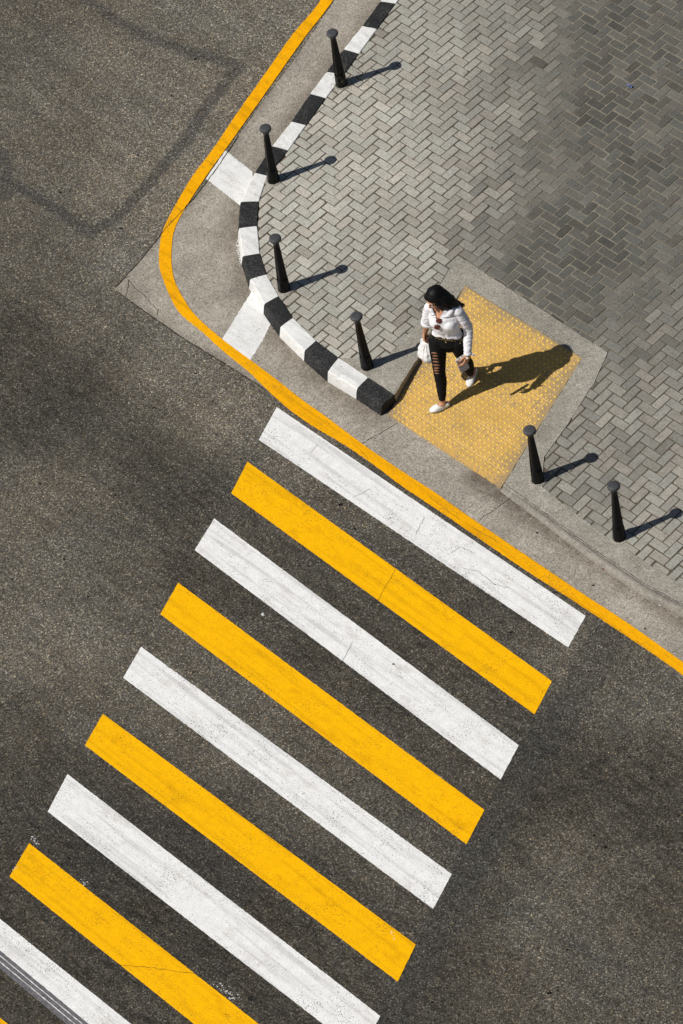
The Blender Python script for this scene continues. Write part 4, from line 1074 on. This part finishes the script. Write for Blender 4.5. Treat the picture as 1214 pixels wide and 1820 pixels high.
# ---- sunglasses hooked in the shirt front
LENS = flat('brown_lens', (.115, .028, .020), .12, .6, .2, 30); FRM = flat('dark_red_frame', (.16, .045, .03), .3, .5, .1)
SG = empty('sunglasses', vpt); tag(SG, 'small brown sunglasses hooked in the neckline of the white shirt', 'sunglasses')
def cast(px_, py_):
    r_ = (at(px_, py_, 0)-CP).normalized(); hs = [h_ for h_ in (bvh.ray_cast(CP, r_), bvb.ray_cast(CP, r_)) if h_[0] is not None]; h_ = min(hs, key=lambda h_: h_[3]); return h_[0], h_[1]
cA, nA = cast(780.2, 569.5); cB, nB = cast(777.3, 580.2)
if cA is None: cA, nA = vpt.copy(), TF
if cB is None: cB, nB = vpt-V((0, 0, .07)), TF
gn = (TF*.8+(CP-cA).normalized()*.6+nB*.2).normalized(); gd = (cA-cB); gd = (gd-gn*gd.dot(gn)).normalized(); gs = gd.cross(gn)
for c, k in ((cA, 0), (cB, 1)):
    c = c+gn*.012; n = 22
    ring = lambda r_, h: [c+gd*math.cos(q*math.tau/n)*r_*1.0+gs*math.sin(q*math.tau/n)*r_*1.08+gn*h for q in range(n)]
    bm = bmesh.new(); R4 = [[bm.verts.new(v_) for v_ in ring(*a_)] for a_ in ((.023, -.002), (.027, -.002), (.027, .003), (.023, .003))]
    for a_, b_ in zip(R4, R4[1:]+R4[:1]):
        for q in range(n): bm.faces.new((a_[q], a_[(q+1) % n], b_[(q+1) % n], b_[q]))
    done(bm_obj('rim', bm, FRM, smooth=True), SG, vpt)
    bm = bmesh.new(); R2 = [[bm.verts.new(v_) for v_ in ring(*a_)] for a_ in ((.0235, -.001), (.0235, .001), (.012, .003))]
    for a_, b_ in zip(R2[:-1], R2[1:]):
        for q in range(n): bm.faces.new((a_[q], a_[(q+1) % n], b_[(q+1) % n], b_[q]))
    bm.faces.new(R2[0]); bm.faces.new(R2[-1])
    done(bm_obj('lens', bm, LENS, smooth=True), SG, vpt)
bm = bmesh.new(); ztube(bm, [cA-gd*.024+gn*.015, (cA+cB)/2+gn*.020, cB+gd*.024+gn*.015], [.002]*3, 8)
done(bm_obj('bridge', bm, FRM), SG, vpt)
for c, s in ((cA, 1), (cB, -1)):
    bm = bmesh.new(); ztube(bm, [c+gd*s*.026+gn*.012, c+gd*s*.028+gs*.02+gn*.009, c+gd*s*.020-gs*.06+gn*.006], [.002]*3, 8)
    done(bm_obj('temple', bm, FRM), SG, vpt)
# ---- carrier bag in her right hand
grip = rwri+rdir.normalized()*.092+TL*.012
BAGM = M_('thin_white_plastic', .42, .4)
bcol_ = BAGM.attr('bcol', 0)
BAGM.col(bcol_).bump(BAGM.noise(26, 3, .5), .35, .012)
tr_ = BAGM.new('ShaderNodeBsdfTranslucent'); BAGM.set(tr_.inputs[0], bcol_); mx_ = BAGM.new('ShaderNodeMixShader'); mx_.inputs[0].default_value = .16
BAGM.t.links.new(BAGM.b.outputs[0], mx_.inputs[1]); BAGM.t.links.new(tr_.outputs[0], mx_.inputs[2]); BAGM.t.links.new(mx_.outputs[0], BAGM.t.nodes['Material Output'].inputs[0]); BAGM = BAGM.m
BAG = empty('carrier_bag', grip); tag(BAG, 'thin white plastic carrier bag hanging from the right hand of the woman', 'bag')
bb_ = PW(757, 637, .50); bu = V((0, 0, 1)); bs_ = V((.66, -.75, 0)).normalized(); bf = V((bs_.y, -bs_.x, 0))
bott = V((grip.x+.012, grip.y-.01, bb_.z))
bott = V(((grip.x+bb_.x)/2, (grip.y+bb_.y)/2, bb_.z))
H_ = grip.z-bott.z
bm = bmesh.new()
ztube(bm, [bott+bu*.012, bott+bu*.05, bott+bu*H_*.38, bott+bu*H_*.60, bott+bu*H_*.76], [(.084, .062), (.102, .078), (.092, .062), (.068, .040), (.044, .022)], 30, bs_, 6)
bag = remesh('bag_body', bm, .004, 1, BAGM)
for v_ in bag.data.vertices: pass
b2 = bmesh.new(); b2.from_mesh(bag.data); b2.normal_update()
for v_ in b2.verts:
    c = v_.co; th = math.atan2((c-bott).dot(bf), (c-bott).dot(bs_)); hh = (c.z-bott.z)/H_
    v_.co += v_.normal*(math.sin(th*9+noise.noise(c*18)*3)*.0035*min(1, hh*1.6)+noise.noise(c*30)*.006+abs(noise.noise(c*14))*.007)
b2.to_mesh(bag.data); b2.free()
c_ = coords(bag.data); cc = np.tile(np.array([[.94, .945, .95]]), (len(c_), 1))
for i, (x, y, z) in enumerate(c_):
    q = V((x, y, z))-bott; s = q.dot(bs_); h = q.z/H_
    k = max(0, min(1, (.26-h)/.12))
    if s < .012: cc[i] = (1-k)*cc[i]+k*np.array([.90, .66, .67])
    elif s > .03: cc[i] = (1-k*.8)*cc[i]+k*.8*np.array([.62, .76, .84])
setattr_c(bag.data, 'bcol', cc); done(bag, BAG, grip)
for s in (-1, 1):
    bm = bmesh.new()
    ztube(bm, [bott+bu*H_*.66+bs_*s*.040, bott+bu*H_*.86+bs_*s*.036, grip+bs_*s*.012-bu*.008+bf*.004*s, grip+bu*.012+bf*.006*s, grip-bs_*s*.010-bu*.006], [(.026, .009), (.017, .007), (.011, .006), (.010, .006), (.010, .006)], 12, bs_, 5)
    h_ = bm_obj('handle', bm, BAGM, smooth=True); setattr_c(h_.data, 'bcol', np.tile([[.90, .91, .93]], (len(h_.data.vertices), 1))); done(h_, BAG, grip)
# ---- checked clutch in her left hand
WAL = M_('checked_leather', .55, .4)
ch = WAL.new('ShaderNodeTexChecker'); ch.inputs['Scale'].default_value = 1; tc_ = WAL.new('ShaderNodeTexCoord'); mp_ = WAL.new('ShaderNodeMapping'); mp_.inputs['Scale'].default_value = (52, 52, 52); mp_.inputs['Location'].default_value = (.2, .3, .5)
WAL.t.links.new(tc_.outputs['Object'], mp_.inputs[0]); WAL.t.links.new(mp_.outputs[0], ch.inputs[0]); ch.inputs[1].default_value = (.62, .61, .59, 1); ch.inputs[2].default_value = (.30, .305, .32, 1)
WAL.col(ch.outputs[0]); WAL = WAL.m
hm = lwri+ldir.normalized()*.085
w0, w1, w2 = PW(824, 629, .795), PW(809, 643, .755), PW(815.7, 660.5, .615)
e2 = (w1-w2).normalized(); e1 = (w0-w1); e1 = (e1-e2*e1.dot(e2)).normalized(); e3 = e1.cross(e2)
if e3.dot(CP-w1) < 0: e3 = -e3
wc_ = (w0+w2)/2
# lie against the palm
palm = hm+(lpn-ldir.normalized()*lpn.dot(ldir.normalized())).normalized()*.026
wc_ += e3*(palm-wc_).dot(e3)*.35
bm = bmesh.new(); bmesh.ops.create_cube(bm, size=1, matrix=Matrix.Diagonal((.104, .185, .030, 1)))
bmesh.ops.bevel(bm, geom=bm.edges[:], offset=.006, segments=3, affect='EDGES')
CL = bm_obj('clutch', bm, WAL, smooth=False)
Mx = Matrix((e1, e2, e1.cross(e2))).transposed().to_4x4(); Mx.translation = wc_; CL.matrix_world = Mx
tag(CL, 'small grey and white checked clutch held in the left hand of the woman', 'clutch')
bm = bmesh.new(); ztube(bm, [V((-.047, -.088, .011)), V((-.047, .088, .011))], [.0022, .0022], 8)
z_ = bm_obj('zip', bm, GOLD); z_.parent = CL
print('PX', {k: tuple(round(a_) for a_ in pix(v_)) for k, v_ in dict(headc=headc, waist=waist, chest=chest, lkne=lkne, vpt=vpt, grip=grip, hm=hm, bott=bott, wc=wc_).items()}, 'dims', (w0-w1).length, (w1-w2).length, (rkne-rhip).length, (rank-rkne).length, (lkne-lhip).length, (lank-lkne).length, (relb-rsh).length, (rwri-relb).length, (lelb-lsh).length, (lwri-lelb).length)
#@@LITTER
# ------------------------------------------------------------------ litter
BUTT, FILT = flat('cigarette_paper', (.75, .74, .70), .8), flat('cigarette_filter', (.55, .27, .08), .8)
for (px_, py_), an, l in (((945, 921), .5, 'cigarette butt in the gutter between the two right hand bollards'), ((1174, 1076), -.4, 'cigarette butt in the gutter near the right edge, below the plain kerb')):
    p = at(px_, py_, .009); t = empty('cigarette_butt', p, an); tag(t, l, 'cigarette butt', 'cigarette butts in the gutter')
    for nm, x0, x1, mm in (('paper', -.018, .006, BUTT), ('filter', .006, .020, FILT)):
        bm = bmesh.new(); L = [V((x0, 0, 0)), V(((x0+x1)/2, .0008, .0005)), V((x1, 0, 0))]
        ztube(bm, L, [.0042, .0046, .0042], 10, None, 2, False); o = bm_obj(nm, bm, mm, smooth=True); o.parent = t
RED = flat('dry_red_leaf', (.35, .035, .015), .7); 
for (px_, py_), l in (((1073, 1002), 'tiny red leaf scrap lying at the foot of the plain kerb'), ((1075, 1011), 'tiny red leaf scrap in the gutter, just off the plain kerb')):
    p = at(px_, py_, .010); bm = bmesh.new(); q = []
    for k in range(9):
        a_ = k*math.tau/9; r_ = .018*(1+.5*noise.noise(V((k*1.7, px_, 0)))); q.append(bm.verts.new((math.cos(a_)*r_*1.3, math.sin(a_)*r_*.7, .003+.006*math.cos(a_)**2)))
    c = bm.verts.new((0, 0, .001))
    for k in range(9): bm.faces.new((c, q[k], q[(k+1) % 9]))
    bmesh.ops.solidify(bm, geom=bm.faces[:], thickness=.001)
    o = bm_obj('leaf', bm, RED); o.location = p; tag(o, l, 'leaf')
def scrap(name, px_, py_, size, mat, label, cat, seed):
    p = ats(px_, py_); p.z += .003; bm = bmesh.new(); G = 7; vv = {}
    for i in range(G):
        for j in range(G):
            x, y = (i/(G-1)-.5)*size, (j/(G-1)-.5)*size*.6
            n3 = noise.noise_vector(V((i*.55+seed, j*.55, seed)))
            vv[i, j] = bm.verts.new((x+n3.x*size*.25, y+n3.y*size*.25, .004+abs(n3.z)*size*.5))
    for i in range(G-1):
        for j in range(G-1): bm.faces.new((vv[i, j], vv[i+1, j], vv[i+1, j+1], vv[i, j+1]))
    bmesh.ops.solidify(bm, geom=bm.faces[:], thickness=.0006)
    o = bm_obj(name, bm, mat); o.location = p; o.rotation_euler = (0, 0, seed); tag(o, label, cat)
scrap('wrapper', 1119, 154, .06, flat('blue_foil', (.25, .32, .62), .3, .6), 'crumpled blue foil wrapper on the dark part of the herringbone paving', 'wrapper', 2.3)
p = at(468, 1093, 0)
bm = bmesh.new(); bmesh.ops.create_icosphere(bm, subdivisions=2, radius=.018)
for v_ in bm.verts: v_.co *= 1+.6*noise.noise(v_.co*70); v_.co.z = max(0, v_.co.z*.6+.006)
o = bm_obj('paper_scrap', bm, flat('pale_paper', (.62, .63, .62), .8)); o.location = p+V((0, 0, .0005)); tag(o, 'small pale crumpled paper scrap on the asphalt between crosswalk stripes', 'litter')
